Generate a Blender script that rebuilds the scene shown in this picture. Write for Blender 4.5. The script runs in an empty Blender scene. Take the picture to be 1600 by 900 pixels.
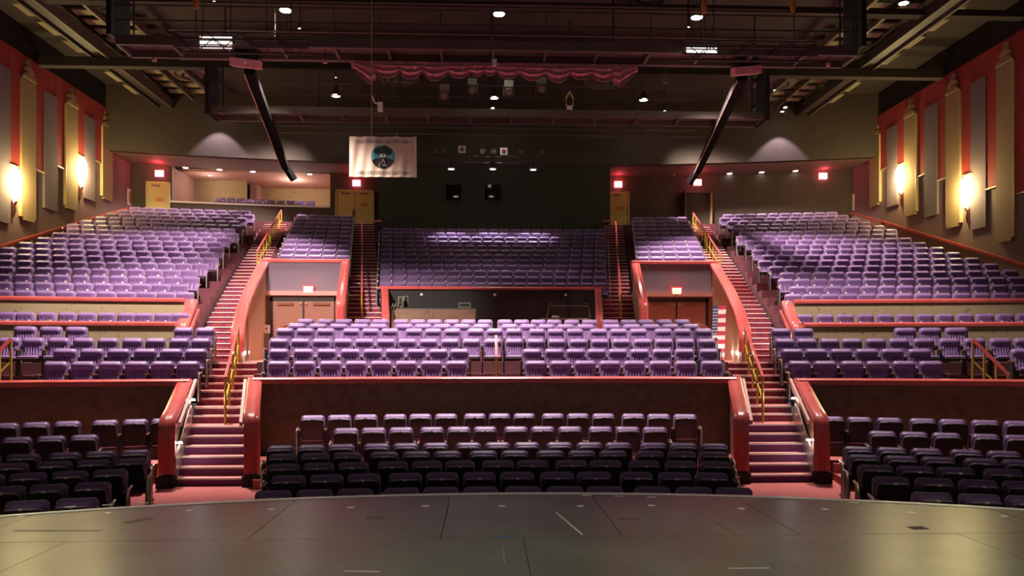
import bpy, bmesh, math, random
from math import pi, sin, cos, sqrt, asin, atan2, radians as RAD
from mathutils import Vector as V
random.seed(7)
SC = bpy.context.scene
COL = SC.collection
# ------------------------------------------------------------------ camera
F, HZ, EYE, YAW, CX = 1180.0, 550.0, 2.75, RAD(2.2), -0.32
cam = bpy.data.cameras.new('camera'); camo = bpy.data.objects.new('camera', cam); COL.objects.link(camo)
camo.location = (CX, 0, EYE); camo.rotation_euler = (pi/2, 0, -YAW)
cam.sensor_width = 36; cam.lens = F/1600*36; cam.shift_y = 100/1600; cam.clip_end = 200
SC.camera = camo
vs = SC.view_settings
vs.view_transform = 'Standard'; vs.look = 'None'; vs.gamma = 1; vs.use_curve_mapping = False
vs.exposure = 0.45
# ------------------------------------------------------------------ world: even ambient fill added to brighten surfaces facing the stage
w = bpy.data.worlds.new('world'); SC.world = w; w.use_nodes = True
w.node_tree.nodes['Background'].inputs[0].default_value = (1.0, 0.90, 0.80, 1)
w.node_tree.nodes['Background'].inputs[1].default_value = 0.07
# ------------------------------------------------------------------ house lights (X, Y, Z, watts, full cone, aim offset)
WHITE = (1.0, 0.86, 0.80)
# (X, Y, Z, watts, full cone, tilt to the back, tilt outward)
HOUSE = [(-7.5, 18.6, 11.8, 9800, 98, 19, -3), (0.0, 18.6, 11.8, 9500, 70, 5, 0), (7.6, 18.6, 11.8, 5200, 88, 8, 6),
         (-7.3, 27.0, 14.85, 11500, 70, 4, 19), (0.25, 27.0, 14.85, 900, 60, 0, 0), (7.4, 27.0, 14.85, 13500, 72, 4, 17),
         (-7.2, 35.6, 14.75, 8500, 54, 13, 42), (0.2, 35.6, 14.75, 300, 60, 0, 0), (7.3, 35.6, 14.75, 8500, 54, 13, 42)]
# unseen work lights added over the stage to brighten its floor
for wx in (-5.0, 0.0, 5.0):
    L_ = bpy.data.lights.new('added_work_lamp', 'SPOT'); L_.energy = 900; L_.color = (1.0, .93, .78); L_.spot_size = RAD(76); L_.spot_blend = .6; L_.shadow_soft_size = .3
    o_ = bpy.data.objects.new('added_work_lamp', L_); COL.objects.link(o_); o_.location = (wx, 3.6, 10.0)
SCONCE_W, EXIT_W, SOFFIT_W = 210, 10, 800

# ------------------------------------------------------------------ helpers
def at(px, py, Y):
    t = (px-800)/F
    dx = Y*(t*cos(YAW)+sin(YAW))/(cos(YAW)-t*sin(YAW))
    wd = dx*sin(YAW)+Y*cos(YAW)
    return V((dx+CX, Y, EYE+(HZ-py)/F*wd))
def arcY(Y0, R, X): return Y0-(R-sqrt(R*R-X*X))
def on_arc(px, Y0, R):
    Y = Y0
    for _ in range(14):
        X = at(px, HZ, Y).x; Y = arcY(Y0, R, X)
    return X, Y
def lerp(pts, y):
    if y <= pts[0][0]: a, b = pts[0], pts[1]
    elif y >= pts[-1][0]: a, b = pts[-2], pts[-1]
    else:
        for a, b in zip(pts, pts[1:]):
            if a[0] <= y <= b[0]: break
    return a[1]+(b[1]-a[1])*(y-a[0])/(b[0]-a[0])

class MB:
    def __init__(s): s.v = []; s.f = []; s.m = []
    def add(s, vs_, fs, mi=0):
        o = len(s.v); s.v += [tuple(p) for p in vs_]; s.f += [tuple(i+o for i in f) for f in fs]; s.m += [mi]*len(fs)
        return s
    def hexa(s, p, mi=0):   # p: 4 bottom ccw, 4 top ccw
        return s.add(p, [(3,2,1,0),(4,5,6,7),(0,1,5,4),(1,2,6,5),(2,3,7,6),(3,0,4,7)], mi)
    def box(s, c, d, mi=0):
        x, y, z = c; a, b, e = d[0]/2, d[1]/2, d[2]/2
        return s.hexa([(x-a,y-b,z-e),(x+a,y-b,z-e),(x+a,y+b,z-e),(x-a,y+b,z-e),(x-a,y-b,z+e),(x+a,y-b,z+e),(x+a,y+b,z+e),(x-a,y+b,z+e)], mi)
    def bb(s, x0, x1, y0, y1, z0, z1, mi=0): return s.box(((x0+x1)/2,(y0+y1)/2,(z0+z1)/2),(abs(x1-x0),abs(y1-y0),abs(z1-z0)), mi)
    def bar(s, a, b, w_, h, mi=0):
        a, b = V(a), V(b); t = (b-a).normalized()
        sd = t.cross(V((0,0,1)))
        if sd.length < 1e-4: sd = V((1,0,0))
        sd.normalize(); up = sd.cross(t)
        sd *= w_/2; up *= h/2
        return s.hexa([a-sd-up, a+sd-up, b+sd-up, b-sd-up, a-sd+up, a+sd+up, b+sd+up, b-sd+up], mi)
    def tube(s, pts, r, n=8, mi=0):
        pts = [V(p) for p in pts]; rings = []
        for i, p in enumerate(pts):
            t = (pts[min(i+1,len(pts)-1)]-pts[max(i-1,0)]).normalized()
            a = t.cross(V((0,0,1)))
            if a.length < 1e-3: a = V((1,0,0))
            a.normalize(); b = a.cross(t)
            rr = r[i] if isinstance(r, (list,tuple)) else r
            rings.append([p+(a*cos(2*pi*k/n)+b*sin(2*pi*k/n))*rr for k in range(n)])
        vs_ = [q for g in rings for q in g]; fs = []
        for i in range(len(pts)-1):
            for k in range(n):
                fs.append((i*n+k, i*n+(k+1)%n, (i+1)*n+(k+1)%n, (i+1)*n+k))
        fs.append(tuple(range(n))[::-1]); fs.append(tuple((len(pts)-1)*n+k for k in range(n)))
        return s.add(vs_, fs, mi)
    def lathe(s, prof, c=(0,0,0), n=16, mi=0):   # prof [(r,z)]
        vs_ = [(c[0]+r*cos(2*pi*k/n), c[1]+r*sin(2*pi*k/n), c[2]+z) for r, z in prof for k in range(n)]
        fs = [(i*n+k, i*n+(k+1)%n, (i+1)*n+(k+1)%n, (i+1)*n+k) for i in range(len(prof)-1) for k in range(n)]
        return s.add(vs_, fs, mi)
    def sweep(s, prof, path, side=None, mi=0):
        path = [V(p) for p in path]; n = len(prof); vs_ = []
        for i, p in enumerate(path):
            t = (path[min(i+1,len(path)-1)]-path[max(i-1,0)]).normalized()
            sd = V(side).normalized() if side is not None else t.cross(V((0,0,1))).normalized()
            up = sd.cross(t).normalized()
            vs_ += [p+sd*a+up*b for a, b in prof]
        fs = [(i*n+k, i*n+(k+1)%n, (i+1)*n+(k+1)%n, (i+1)*n+k) for i in range(len(path)-1) for k in range(n)]
        fs.append(tuple(range(n))[::-1]); fs.append(tuple((len(path)-1)*n+k for k in range(n)))
        return s.add(vs_, fs, mi)
    def prism(s, poly, off, mi=0):   # poly: 3d points, off: extrusion vector
        off = V(off); n = len(poly); vs_ = [V(p) for p in poly]+[V(p)+off for p in poly]
        fs = [tuple(range(n))[::-1], tuple(range(n,2*n))]+[(i,(i+1)%n,n+(i+1)%n,n+i) for i in range(n)]
        return s.add(vs_, fs, mi)
    def arcslab(s, Ya, Yb, R, xl, xr, z0, z1, n=16, mi=0):   # xl, xr: functions of Y0 or numbers
        g = lambda q, y: q(y) if callable(q) else q
        fr, bk = [], []
        for i in range(n+1):
            t = i/n
            xa = g(xl,Ya)+(g(xr,Ya)-g(xl,Ya))*t; xb = g(xl,Yb)+(g(xr,Yb)-g(xl,Yb))*t
            fr.append((xa, arcY(Ya,R,xa))); bk.append((xb, arcY(Yb,R+Yb-Ya,xb)))
        for i in range(n):
            q = [fr[i], fr[i+1], bk[i+1], bk[i]]
            s.add([(x,y,z0) for x,y in q]+[(x,y,z1) for x,y in q], [(3,2,1,0),(4,5,6,7),(0,1,5,4),(2,3,7,6)]+([(3,0,4,7)] if i==0 else [])+([(1,2,6,5)] if i==n-1 else []), mi)
        return s
    def mesh(s, name, mats, smooth=False):
        me = bpy.data.meshes.new(name); me.from_pydata(s.v, [], s.f)
        for m in (mats if isinstance(mats, (list,tuple)) else [mats]): me.materials.append(m)
        if any(s.m): me.polygons.foreach_set('material_index', s.m)
        bm = bmesh.new(); bm.from_mesh(me); bmesh.ops.recalc_face_normals(bm, faces=bm.faces); bm.to_mesh(me); bm.free()
        if smooth:
            me.polygons.foreach_set('use_smooth', [True]*len(me.polygons))
            try: me.set_sharp_from_angle(angle=RAD(40))
            except Exception: pass
        return me
    def build(s, name, mats, parent=None, smooth=False, loc=None):
        return link(name, s.mesh(name, mats, smooth), parent, loc)
def link(name, data, parent=None, loc=None, rz=0):
    o = bpy.data.objects.new(name, data); COL.objects.link(o)
    if parent is not None: o.parent = parent
    if loc is not None: o.location = loc
    if rz: o.rotation_euler = (0,0,rz)
    return o
def tag(o, label, cat, group=None):
    o['label'] = label; o['category'] = cat
    if group: o['group'] = group
    return o
def thing(name, label, cat, loc=(0,0,0), rz=0, group=None):
    return tag(link(name, None, None, loc, rz), label, cat, group)
def struct(o): o['kind'] = 'structure'; return o
def copy_tree(o, parent=None):
    c = o.copy(); COL.objects.link(c); c.parent = parent
    for ch in list(o.children): copy_tree(ch, c)
    return c
def lamp(kind, name, loc, watts, color, parent=None, cone=None, blend=.5, rot=(0,0,0), size=.1):
    L = bpy.data.lights.new(name, kind); L.energy = watts; L.color = color
    if kind == 'SPOT': L.spot_size = RAD(cone); L.spot_blend = blend
    if kind in ('SPOT','POINT'): L.shadow_soft_size = size
    o = link(name, L, parent, loc); o.rotation_euler = rot
    return o
ORD = lambda n: '%d%s' % (n, 'th' if 10 <= n % 100 <= 20 else {1:'st',2:'nd',3:'rd'}.get(n % 10, 'th'))

# ------------------------------------------------------------------ materials
def mat(name, col, rough=.6, metal=0, spec=.5, noise=None, bump=None, emit=None, coat=0, sheen=0):
    m = bpy.data.materials.new(name); m.use_nodes = True; nt = m.node_tree; b = nt.nodes['Principled BSDF']
    b.inputs['Base Color'].default_value = (*col, 1); b.inputs['Roughness'].default_value = rough
    b.inputs['Metallic'].default_value = metal; b.inputs['Specular IOR Level'].default_value = spec
    if coat: b.inputs['Coat Weight'].default_value = coat; b.inputs['Coat Roughness'].default_value = .12
    if sheen: b.inputs['Sheen Weight'].default_value = sheen; b.inputs['Sheen Roughness'].default_value = .4
    if emit: b.inputs['Emission Color'].default_value = (*emit[0], 1); b.inputs['Emission Strength'].default_value = emit[1]
    if noise:   # (scale, colour2, lo, hi, detail)
        tc = nt.nodes.new('ShaderNodeTexCoord'); n = nt.nodes.new('ShaderNodeTexNoise'); r = nt.nodes.new('ShaderNodeValToRGB')
        n.inputs['Scale'].default_value = noise[0]; n.inputs['Detail'].default_value = noise[4] if len(noise) > 4 else 3
        r.color_ramp.elements[0].position = noise[2]; r.color_ramp.elements[1].position = noise[3]
        r.color_ramp.elements[0].color = (*col, 1); r.color_ramp.elements[1].color = (*noise[1], 1)
        nt.links.new(tc.outputs['Object'], n.inputs['Vector']); nt.links.new(n.outputs[0], r.inputs[0]); nt.links.new(r.outputs[0], b.inputs['Base Color'])
    if bump:    # (scale, strength)
        tc = nt.nodes.new('ShaderNodeTexCoord'); n = nt.nodes.new('ShaderNodeTexNoise'); bp = nt.nodes.new('ShaderNodeBump')
        n.inputs['Scale'].default_value = bump[0]; n.inputs['Detail'].default_value = 4; bp.inputs['Strength'].default_value = bump[1]; bp.inputs['Distance'].default_value = .02
        nt.links.new(tc.outputs['Object'], n.inputs['Vector']); nt.links.new(n.outputs[0], bp.inputs['Height']); nt.links.new(bp.outputs[0], b.inputs['Normal'])
    return m
M = {}
M['fabric'] = mat('purple_fabric', (.150,.074,.195), .52, noise=(60,(.205,.105,.258),.3,.7), sheen=.10)
M['shell'] = mat('seat_shell', (.018,.014,.018), .5)
M['seatedge'] = mat('seat_edge', (.32,.24,.36), .35)
M['arm'] = mat('arm_wood', (.19,.07,.045), .35)
M['metal'] = mat('pale_metal', (.62,.58,.54), .3, metal=.8)
M['plate'] = mat('number_plate', (.8,.78,.74), .3)
M['redcap'] = mat('red_lacquer_wood', (.50,.075,.07), .28, coat=.5, noise=(3,(.60,.105,.09),.3,.7))
M['tan'] = mat('tan_wallpaper', (.40,.30,.17), .7, noise=(9,(.22,.13,.07),.60,.72,5))
M['tan2'] = mat('tan_panel_fabric', (.30,.20,.10), .85, noise=(40,(.36,.25,.13),.3,.7))
M['brownwall'] = mat('brown_shaded_panel', (.165,.105,.065), .6, noise=(5,(.12,.07,.04),.45,.7,4))  # parapet faces: shade on the tan wallpaper put into this darker brown
M['carpet'] = mat('red_carpet', (.52,.125,.115), .95, noise=(45,(.64,.19,.17),.35,.7), bump=(120,.5))
M['riser'] = mat('patterned_carpet', (.13,.03,.085), .95, noise=(14,(.26,.045,.05),.42,.58,2), bump=(120,.5))
M['riser2'] = mat('purple_carpet', (.15,.04,.13), .95, noise=(25,(.19,.055,.16),.3,.7), bump=(120,.5))
M['deck'] = mat('tier_carpet', (.13,.035,.045), .95, bump=(90,.4))
M['nosing'] = mat('pale_nosing', (.78,.66,.60), .4)
M['brass'] = mat('yellow_brass', (.55,.36,.04), .35, metal=.35)
M['black'] = mat('black_paint', (.014,.011,.009), .7)
M['blackwall'] = mat('dark_brown_wall', (.050,.034,.026), .8, noise=(2,(.062,.042,.030),.3,.7))
M['booth'] = mat('booth_wall', (.030,.024,.018), .8)
M['ceil'] = mat('ceiling_black', (.040,.030,.020), .85)
M['matte'] = mat('matte_black', (.005,.004,.004), 1.0, spec=.1)
M['steel'] = mat('dark_steel', (.055,.042,.034), .5, metal=.2)
M['duct'] = mat('dusty_steel', (.13,.10,.08), .55, metal=.2)
M['tile'] = mat('ceiling_tile', (.33,.30,.15), .85)
M['redwall'] = mat('red_wall', (.33,.035,.035), .8, noise=(30,(.37,.045,.04),.3,.7))
M['greywall'] = mat('mauve_wall', (.20,.135,.125), .8, noise=(30,(.23,.15,.14),.3,.7))
M['greypanel'] = mat('mauve_panel', (.17,.125,.14), .9, noise=(50,(.20,.15,.16),.3,.7))
M['gilt'] = mat('gilt_trim', (.50,.36,.15), .45)
M['vompanel'] = mat('vomitory_panel', (.145,.105,.135), .7)
M['doortan'] = mat('tan_door', (.50,.38,.13), .5)
M['doorbrown'] = mat('brown_door', (.26,.115,.075), .5)
M['pinktrim'] = mat('pink_lintel', (.50,.24,.20), .5)
M['sign'] = mat('red_sign', (.6,.05,.03), .5)
M['white'] = mat('white_paint', (.75,.72,.68), .5)
M['pinkwall'] = mat('pink_plaster', (.50,.30,.25), .8)
M['drape'] = mat('red_velvet', (.62,.23,.26), .6, sheen=.4)
M['alu'] = mat('aluminium', (.70,.68,.64), .35, metal=.6)
M['lampglow'] = mat('lamp_glow', (1,1,1), .5, emit=((1,.93,.85), 40))
M['downglow'] = mat('downlight_glow', (1,1,1), .5, emit=((1,.92,.82), 9))
M['tube'] = mat('fluorescent_glow', (1,1,1), .5, emit=((1,.93,.86), 2.2))
M['sconce'] = mat('sconce_glass', (1,.85,.5), .5, emit=((1,.86,.46), 30))
M['steplight'] = mat('step_light', (1,1,1), .5, emit=((1,.92,.80), 12))
M['exit'] = mat('exit_glow', (1,.1,.1), .5, emit=((1,.16,.20), 9))
M['exitface'] = mat('exit_face', (1,.9,.6), .5, emit=((1,.80,.50), 1.6))
M['exitred'] = mat('exit_red', (.7,.03,.03), .5, emit=((1,.08,.05), .5))
M['pane'] = mat('dark_glass', (.008,.007,.008), .06)
M['screen'] = mat('equipment_grey', (.20,.19,.15), .5)
M['orange'] = mat('orange_bag', (.45,.17,.03), .7)
M['hoist'] = mat('yellow_hoist', (.55,.42,.12), .5)
M['banner'] = mat('banner_cloth', (.74,.56,.42), .9)
M['ink'] = mat('banner_grey', (.16,.15,.15), .9)
M['teal'] = mat('banner_teal', (.06,.22,.25), .9, noise=(6,(.10,.30,.33),.4,.6))
M['hill'] = mat('banner_brown', (.022,.014,.012), .9)
M['leaf'] = mat('banner_green', (.020,.040,.018), .9)
M['cloudy'] = mat('banner_white', (.62,.58,.52), .9)
M['flagred'] = mat('flag_red', (.50,.03,.06), .8)
M['flagwhite'] = mat('flag_white', (.80,.70,.66), .8)
M['flagblue'] = mat('flag_blue', (.03,.04,.10), .8)
M['tapewhite'] = mat('white_tape', (.9,.88,.84), .4)
M['bluetape'] = mat('blue_tape', (.03,.12,.45), .5)
# stage floor: worn black paint, glossy, scratched
m = mat('stage_paint', (.068,.080,.054), .3, noise=(1.3,(.100,.115,.080),.35,.7,4)); M['stage'] = m
nt = m.node_tree; b = nt.nodes['Principled BSDF']
tc = nt.nodes.new('ShaderNodeTexCoord'); n1 = nt.nodes.new('ShaderNodeTexNoise'); n1.inputs['Scale'].default_value = 3; n1.inputs['Detail'].default_value = 6
mr = nt.nodes.new('ShaderNodeMapRange'); mr.inputs[3].default_value = .27; mr.inputs[4].default_value = .34
n2 = nt.nodes.new('ShaderNodeTexNoise'); n2.inputs['Scale'].default_value = 34; n2.inputs['Detail'].default_value = 5; n2.inputs['Roughness'].default_value = .75
rp = nt.nodes.new('ShaderNodeValToRGB'); rp.color_ramp.elements[0].position = .60; rp.color_ramp.elements[1].position = .70
mx = nt.nodes.new('ShaderNodeMixRGB'); mx.inputs[2].default_value = (.30,.28,.24,1)
src = b.inputs['Base Color'].links[0].from_socket
bp = nt.nodes.new('ShaderNodeBump'); bp.inputs['Strength'].default_value = .04; bp.inputs['Distance'].default_value = .01
b.inputs['Specular IOR Level'].default_value = .38
for a_, b_ in ((tc.outputs['Object'], n1.inputs['Vector']), (tc.outputs['Object'], n2.inputs['Vector']), (n1.outputs[0], mr.inputs[0]), (mr.outputs[0], b.inputs['Roughness']),
               (n2.outputs[0], rp.inputs[0]), (rp.outputs[0], mx.inputs[0]), (src, mx.inputs[1]), (mx.outputs[0], b.inputs['Base Color']), (n1.outputs[0], bp.inputs['Height']), (bp.outputs[0], b.inputs['Normal'])):
    nt.links.new(a_, b_)

# ------------------------------------------------------------------ plan of the house (half plan, mirrored by s)
OUT_IN = [(14.4,4.80),(16.1,5.30),(20.3,6.15),(20.6,7.05),(24,7.85),(28.3,8.47),(37.8,9.95)]     # inner edge of the outer aisle
OUT_OUT = [(14.4,6.15),(16.1,6.48),(20.3,7.65),(20.6,8.12),(24,8.90),(28.3,9.60),(37.8,11.05)]   # outer edge
INN_IN = [(23.5,3.42),(26.8,3.88),(37.8,5.75)]                                                  # inner aisle, edge next to the centre block
INN_OUT = [(23.5,4.62),(28.3,5.30),(37.8,6.72)]
oi = lambda y: lerp(OUT_IN, y); oo = lambda y: lerp(OUT_OUT, y); ii = lambda y: lerp(INN_IN, y); io = lambda y: lerp(INN_OUT, y)
zo = lambda y: 2.49+(y-20.6)*.372          # outer aisle height
zi = lambda y: 2.60+(y-23.6)*.430          # inner aisle height
WX, ZC, ZSOF = 18.2, 15.4, 12.3
WS = {-1: 18.15, 1: 19.0}                    # the right wall stands a little farther out
SIDES = ((-1,'left'), (1,'right'))

# ---- stage
stage = struct(link('floor_stage', None))
EDGE = lambda x: arcY(9.42, 14.4, max(-11,min(11,x)))
xs = [-11,-7.6,-5.2,-2.55,-.72,1.02,2.75,5.4,7.6,11]
for i, (a, c) in enumerate(zip(xs, xs[1:])):
    g = .004; mb = MB(); k = 8
    X = [a+g+(c-a-2*g)*j/k for j in range(k+1)]
    for j in range(k):
        q = [(X[j],7.204),(X[j+1],7.204),(X[j+1],EDGE(X[j+1])-.03),(X[j],EDGE(X[j])-.03)]
        if min(q[2][1], q[3][1]) < 7.25: continue
        mb.hexa([(x,y,.90) for x,y in q]+[(x,y,.98) for x,y in q])
    if mb.v: mb.build('floor_panel', M['stage'], stage)
for r, (y0, y1) in enumerate(((-4,2.4),(2.4,4.8),(4.8,7.2))):
    xx = [-11,-8.4,-4.2,.06,4.3,8.4,11] if r % 2 == 0 else [-11,-6.3,-2.1,2.1,6.3,11]
    for a, c in zip(xx, xx[1:]):
        MB().bb(a+.003,c-.003,y0+.003,y1-.003,.90,.98).build('floor_panel', M['stage'], stage)
mb = MB(); mb.sweep([(-.05,-.06),(.05,-.06),(.05,.008),(-.05,.008)], [(x/4, EDGE(x/4), .98) for x in range(-40,41)])
mb.build('edge_strip', M['plate'], stage)
mb = MB()
for x in range(-40,40):
    a, c = x/4, (x+1)/4
    mb.hexa([(a,EDGE(a)-.1,-.1),(c,EDGE(c)-.1,-.1),(c,EDGE(c)-.02,-.1),(a,EDGE(a)-.02,-.1),(a,EDGE(a)-.1,.92),(c,EDGE(c)-.1,.92),(c,EDGE(c)-.02,.92),(a,EDGE(a)-.02,.92)])
mb.build('stage_front', M['black'], stage)

# ---- floor of the stalls
floor = MB(); N = 12
ZF = lambda y: max(0, .045*(y-10.2))
for i in range(N):
    y0, y1 = 4+i*1.1, 4+(i+1)*1.1
    floor.hexa([(-19,y0,-.3),(19,y0,-.3),(19,y1,-.3),(-19,y1,-.3),(-19,y0,ZF(y0)),(19,y0,ZF(y0)),(19,y1,ZF(y1)),(-19,y1,ZF(y1))])
fl = struct(floor.build('floor', M['carpet']))
def tier(name, mb, m='deck'):
    o = struct(mb.build(name, M[m])); return o
# two risers under the back rows of the stalls
for (a, bk, z) in ((14.75,15.70,.345),(15.70,16.80,.53)):
    tier('floor_riser', MB().arcslab(a, bk, 24, lambda y: -oi(y)-.02+.3, lambda y: oi(y)-.3, .0, z), 'carpet')
    for s, nm in SIDES:
        mb = MB()
        if s < 0: mb.arcslab(a, bk, 24, -17.9, lambda y: -oo(y)-.25, .0, z)
        else: mb.arcslab(a, bk, 24, lambda y: oo(y)+.25, 18.9, .0, z)
        tier('floor_riser', mb, 'carpet')
# middle tier decks
MIDROW = [('A',17.10,18.02,1.66),('B',18.02,18.92,1.94),('C',18.92,19.82,2.20),('D',19.82,20.72,2.49)]
for nm, a, bk, z in MIDROW:
    tier('floor_tier', MB().arcslab(a, bk, 45, lambda y: -oi(min(y,20.3)), lambda y: oi(min(y,20.3)), z-.5, z))
    tier('floor_tier', MB().arcslab(a, bk, 45, -18.1, lambda y: -oo(min(y,20.3)), z-.5, z))
    tier('floor_tier', MB().arcslab(a, bk, 45, lambda y: oo(min(y,20.3)), 18.95, z-.5, z))
tier('floor_tier', MB().bb(-8.4,8.4,20.25,28.6,1.9,2.47), 'carpet')
tier('floor_tier', MB().arcslab(20.95, 22.0, 50, -5.75, 5.75, 2.3, 2.655))
tier('floor_tier', MB().arcslab(22.0, 23.2, 50, -5.75, 5.75, 2.3, 2.83))
for s, nm in SIDES:   # terrace between the two upper parapets
    f_ = MB()
    if s < 0: f_.arcslab(21.0, 22.35, 86, -18.1, -8.5, 2.2, 2.94)
    else: f_.arcslab(21.0, 22.35, 86, 8.5, 18.95, 2.2, 2.94)
    tier('floor_tier', f_)
# upper side blocks
SIDE_ROWS = [(22.95+.9*j, 3.62+.313*j) for j in range(17)]
for s, nm in SIDES:
    f_ = MB()
    for Y, z in SIDE_ROWS:
        if s < 0: f_.arcslab(Y-.45, Y+.47, 88, -17.35, lambda y: -oo(y)-.02, z-.6, z, 8)
        else: f_.arcslab(Y-.45, Y+.47, 88, lambda y: oo(y)+.02, 17.35, z-.6, z, 8)
    tier('floor_tier', f_)
    # ramp along the wall
    g = MB(); a, c = (22.6, 38.2)
    g.hexa([(s*17.3,a,2.5),(s*WS[s],a,2.5),(s*WS[s],c,8.0),(s*17.3,c,8.0),(s*17.3,a,3.4),(s*WS[s],a,3.4),(s*WS[s],c,8.7),(s*17.3,c,8.7)])
    tier('floor_ramp', g)
NARROW_ROWS = [(28.9+.87*j, 5.52+.322*j) for j in range(10)]
for s, nm in SIDES:
    f_ = MB()
    for Y, z in NARROW_ROWS:
        if s < 0: f_.arcslab(Y-.42, Y+.47, 88, lambda y: -oi(y)+.02, lambda y: -io(y)-.02, z-1.6, z, 4)
        else: f_.arcslab(Y-.42, Y+.47, 88, lambda y: io(y)+.02, lambda y: oi(y)-.02, z-1.6, z, 4)
    tier('floor_tier', f_)
CENTRE_ROWS = [(27.55+.86*j, 4.40+.318*j) for j in range(12)]
f_ = MB()
for Y, z in CENTRE_ROWS: f_.arcslab(Y-.45, Y+.45, 120, lambda y: -ii(y)+.02, lambda y: ii(y)-.02, z-1.2, z, 6)
tier('floor_tier', f_)
# top landing
for s, nm in SIDES:
    f_ = MB()
    if s < 0: f_.arcslab(37.8, 41.2, 80, -18.2, -5.6, 8.6, 9.1)
    else: f_.arcslab(37.8, 41.2, 80, 5.6, 19.0, 8.6, 9.1)
    tier('floor_landing', f_, 'deck')

# ---- walls
RAIL = lambda y: 6.62+(y-28.4)*.334         # wall handrail height
def wall_side(s, nm):
    WX = WS[s]
    base = MB().bb(s*WX, s*(WX+.4), 3, 41.5, -.2, 14.3).build('wall_'+nm, M['greywall']); struct(base)
    struct(MB().bb(s*(WX-.02), s*(WX+.4), 3, 37.4, 14.3, ZC).build('wall_'+nm+'_upper', M['black']))
    # lower dado up to the rail
    d = MB(); pts = [(22,-.1),(38.9,-.1),(38.9,RAIL(38.9)-.05),(22,RAIL(22)-.05)]
    d.prism([(s*WX, y, z) for y, z in pts], (-s*.10,0,0)); d.build('dado', M['tan2'], base)
    r = MB().sweep([(-.05,-.05),(.05,-.05),(.05,.05),(-.05,.05)], [(s*(WX-.16),22,RAIL(22)),(s*(WX-.16),38.3,RAIL(38.3)),(s*(WX-.16),38.9,RAIL(38.3)+.05)], side=(1,0,0))
    r.build('wall_rail', M['redcap'], base)
    # red bays between panels
    k = -3
    edges = []
    for k in range(-3, 4):
        T = 30.2+3.1*k; edges.append(('tan', T-.47, T+.47)); edges.append(('grey', T+1.55-.45, T+1.55+.45))
    for (ka, a0, a1), (kb, b0, b1) in zip(edges, edges[1:]):
        if a1 > 36.9: continue
        y0, y1 = a1-.05, min(b0+.05, 37.1); ym = (y0+y1)/2
        MB().bb(s*WX, s*(WX-.06), y0, y1, RAIL(ym)+2.55, 14.28).build('red_panel', M['redwall'], base)
        MB().bb(s*WX, s*(WX-.09), y0, y1, RAIL(ym)+2.50, RAIL(ym)+2.55).build('panel_trim', M['gilt'], base)
    for kind, y0, y1 in edges:
        if y0 > 36.7: continue
        ym = (y0+y1)/2; zb = RAIL(ym)+.75
        if kind == 'tan':
            p = MB().bb(s*WX, s*(WX-.12), y0, y1, zb, 13.35).build('wall_panel', M['tan2'], base)
            for j in range(3):   # stepped fan top
                h = MB(); hw = .46-.12*j; z0 = 13.38+.27*j
                h.prism([(s*WX,ym-hw,z0),(s*WX,ym+hw,z0),(s*WX,ym+hw*.8,z0+.16),(s*WX,ym,z0+.26),(s*WX,ym-hw*.8,z0+.16)], (-s*(.17-.035*j),0,0))
                h.build('panel_crest', M['tan2' if j != 1 else 'gilt'], p)
            MB().bb(s*WX, s*(WX-.13), y0-.03, y0, zb, 13.3).build('lit_panel_edge', M['gilt'], p)  # yellow strip stands for sconce light caught on the panel edge
            MB().bb(s*WX, s*(WX-.13), y0+.1, y1-.1, zb-.12, zb).build('panel_foot', M['tan2'], p)
        else:
            MB().bb(s*WX, s*(WX-.09), y0, y1, zb+.1, 13.35).build('wall_panel', M['greypanel'], base)
        # the red field above the panel
        MB().bb(s*WX, s*(WX-.05), y0, y1, 13.35, 14.28).build('red_panel', M['redwall'], base)
for s, nm in SIDES: wall_side(s, nm)
# upper back wall, hanging down at the centre as the control booth front
ub = MB(); ub.arcslab(38.6, 38.9, 75, -18.15, 19.0, ZSOF, ZC, 30); struct(ub.build('wall_back_upper', M['blackwall']))
struct(MB().arcslab(38.55, 38.9, 75, -5.55, 6.15, 7.4, ZSOF+.05, 12).build('wall_booth', M['booth']))
for s, nm in SIDES:   # booth sides and soffits
    x = -5.55 if s < 0 else 6.15
    struct(MB().bb(x, x-s*.2, 38.5, 41.3, 8.6, ZSOF).build('wall_booth_'+nm, M['booth']))
    so = MB()
    if s < 0: so.arcslab(38.75, 41.3, 75, -18.15, -5.5, ZSOF, ZSOF+.2, 30)
    else: so.arcslab(38.75, 41.3, 75, 6.1, 19.0, ZSOF, ZSOF+.2, 30)
    struct(so.build('ceiling_soffit_'+nm, mat('soffit_'+nm, (.13,.075,.065), .8)))
# lower back wall, right side and left side pieces
BY = lambda x: arcY(41.0, 80, x)
def wall_piece(name, x0, x1, z0, z1, m, dy=0, th=.2):
    o = MB(); n = 6
    for i in range(n):
        a, c = x0+(x1-x0)*i/n, x0+(x1-x0)*(i+1)/n
        o.hexa([(a,BY(a)+dy,z0),(c,BY(c)+dy,z0),(c,BY(c)+dy+th,z0),(a,BY(a)+dy+th,z0),(a,BY(a)+dy,z1),(c,BY(c)+dy,z1),(c,BY(c)+dy+th,z1),(a,BY(a)+dy+th,z1)])
    return struct(o.build(name, M[m]))
wall_piece('wall_back_right', 6.1, 19.0, 8.9, ZSOF, 'blackwall')
wall_piece('wall_back_left', -WX, -16.35, 8.9, ZSOF, 'blackwall')
wall_piece('wall_back_ledge', -16.35, -8.45, 8.9, 10.42, 'blackwall')
wall_piece('wall_back_left', -8.45, -5.5, 8.9, ZSOF, 'blackwall')
o = MB()
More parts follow.
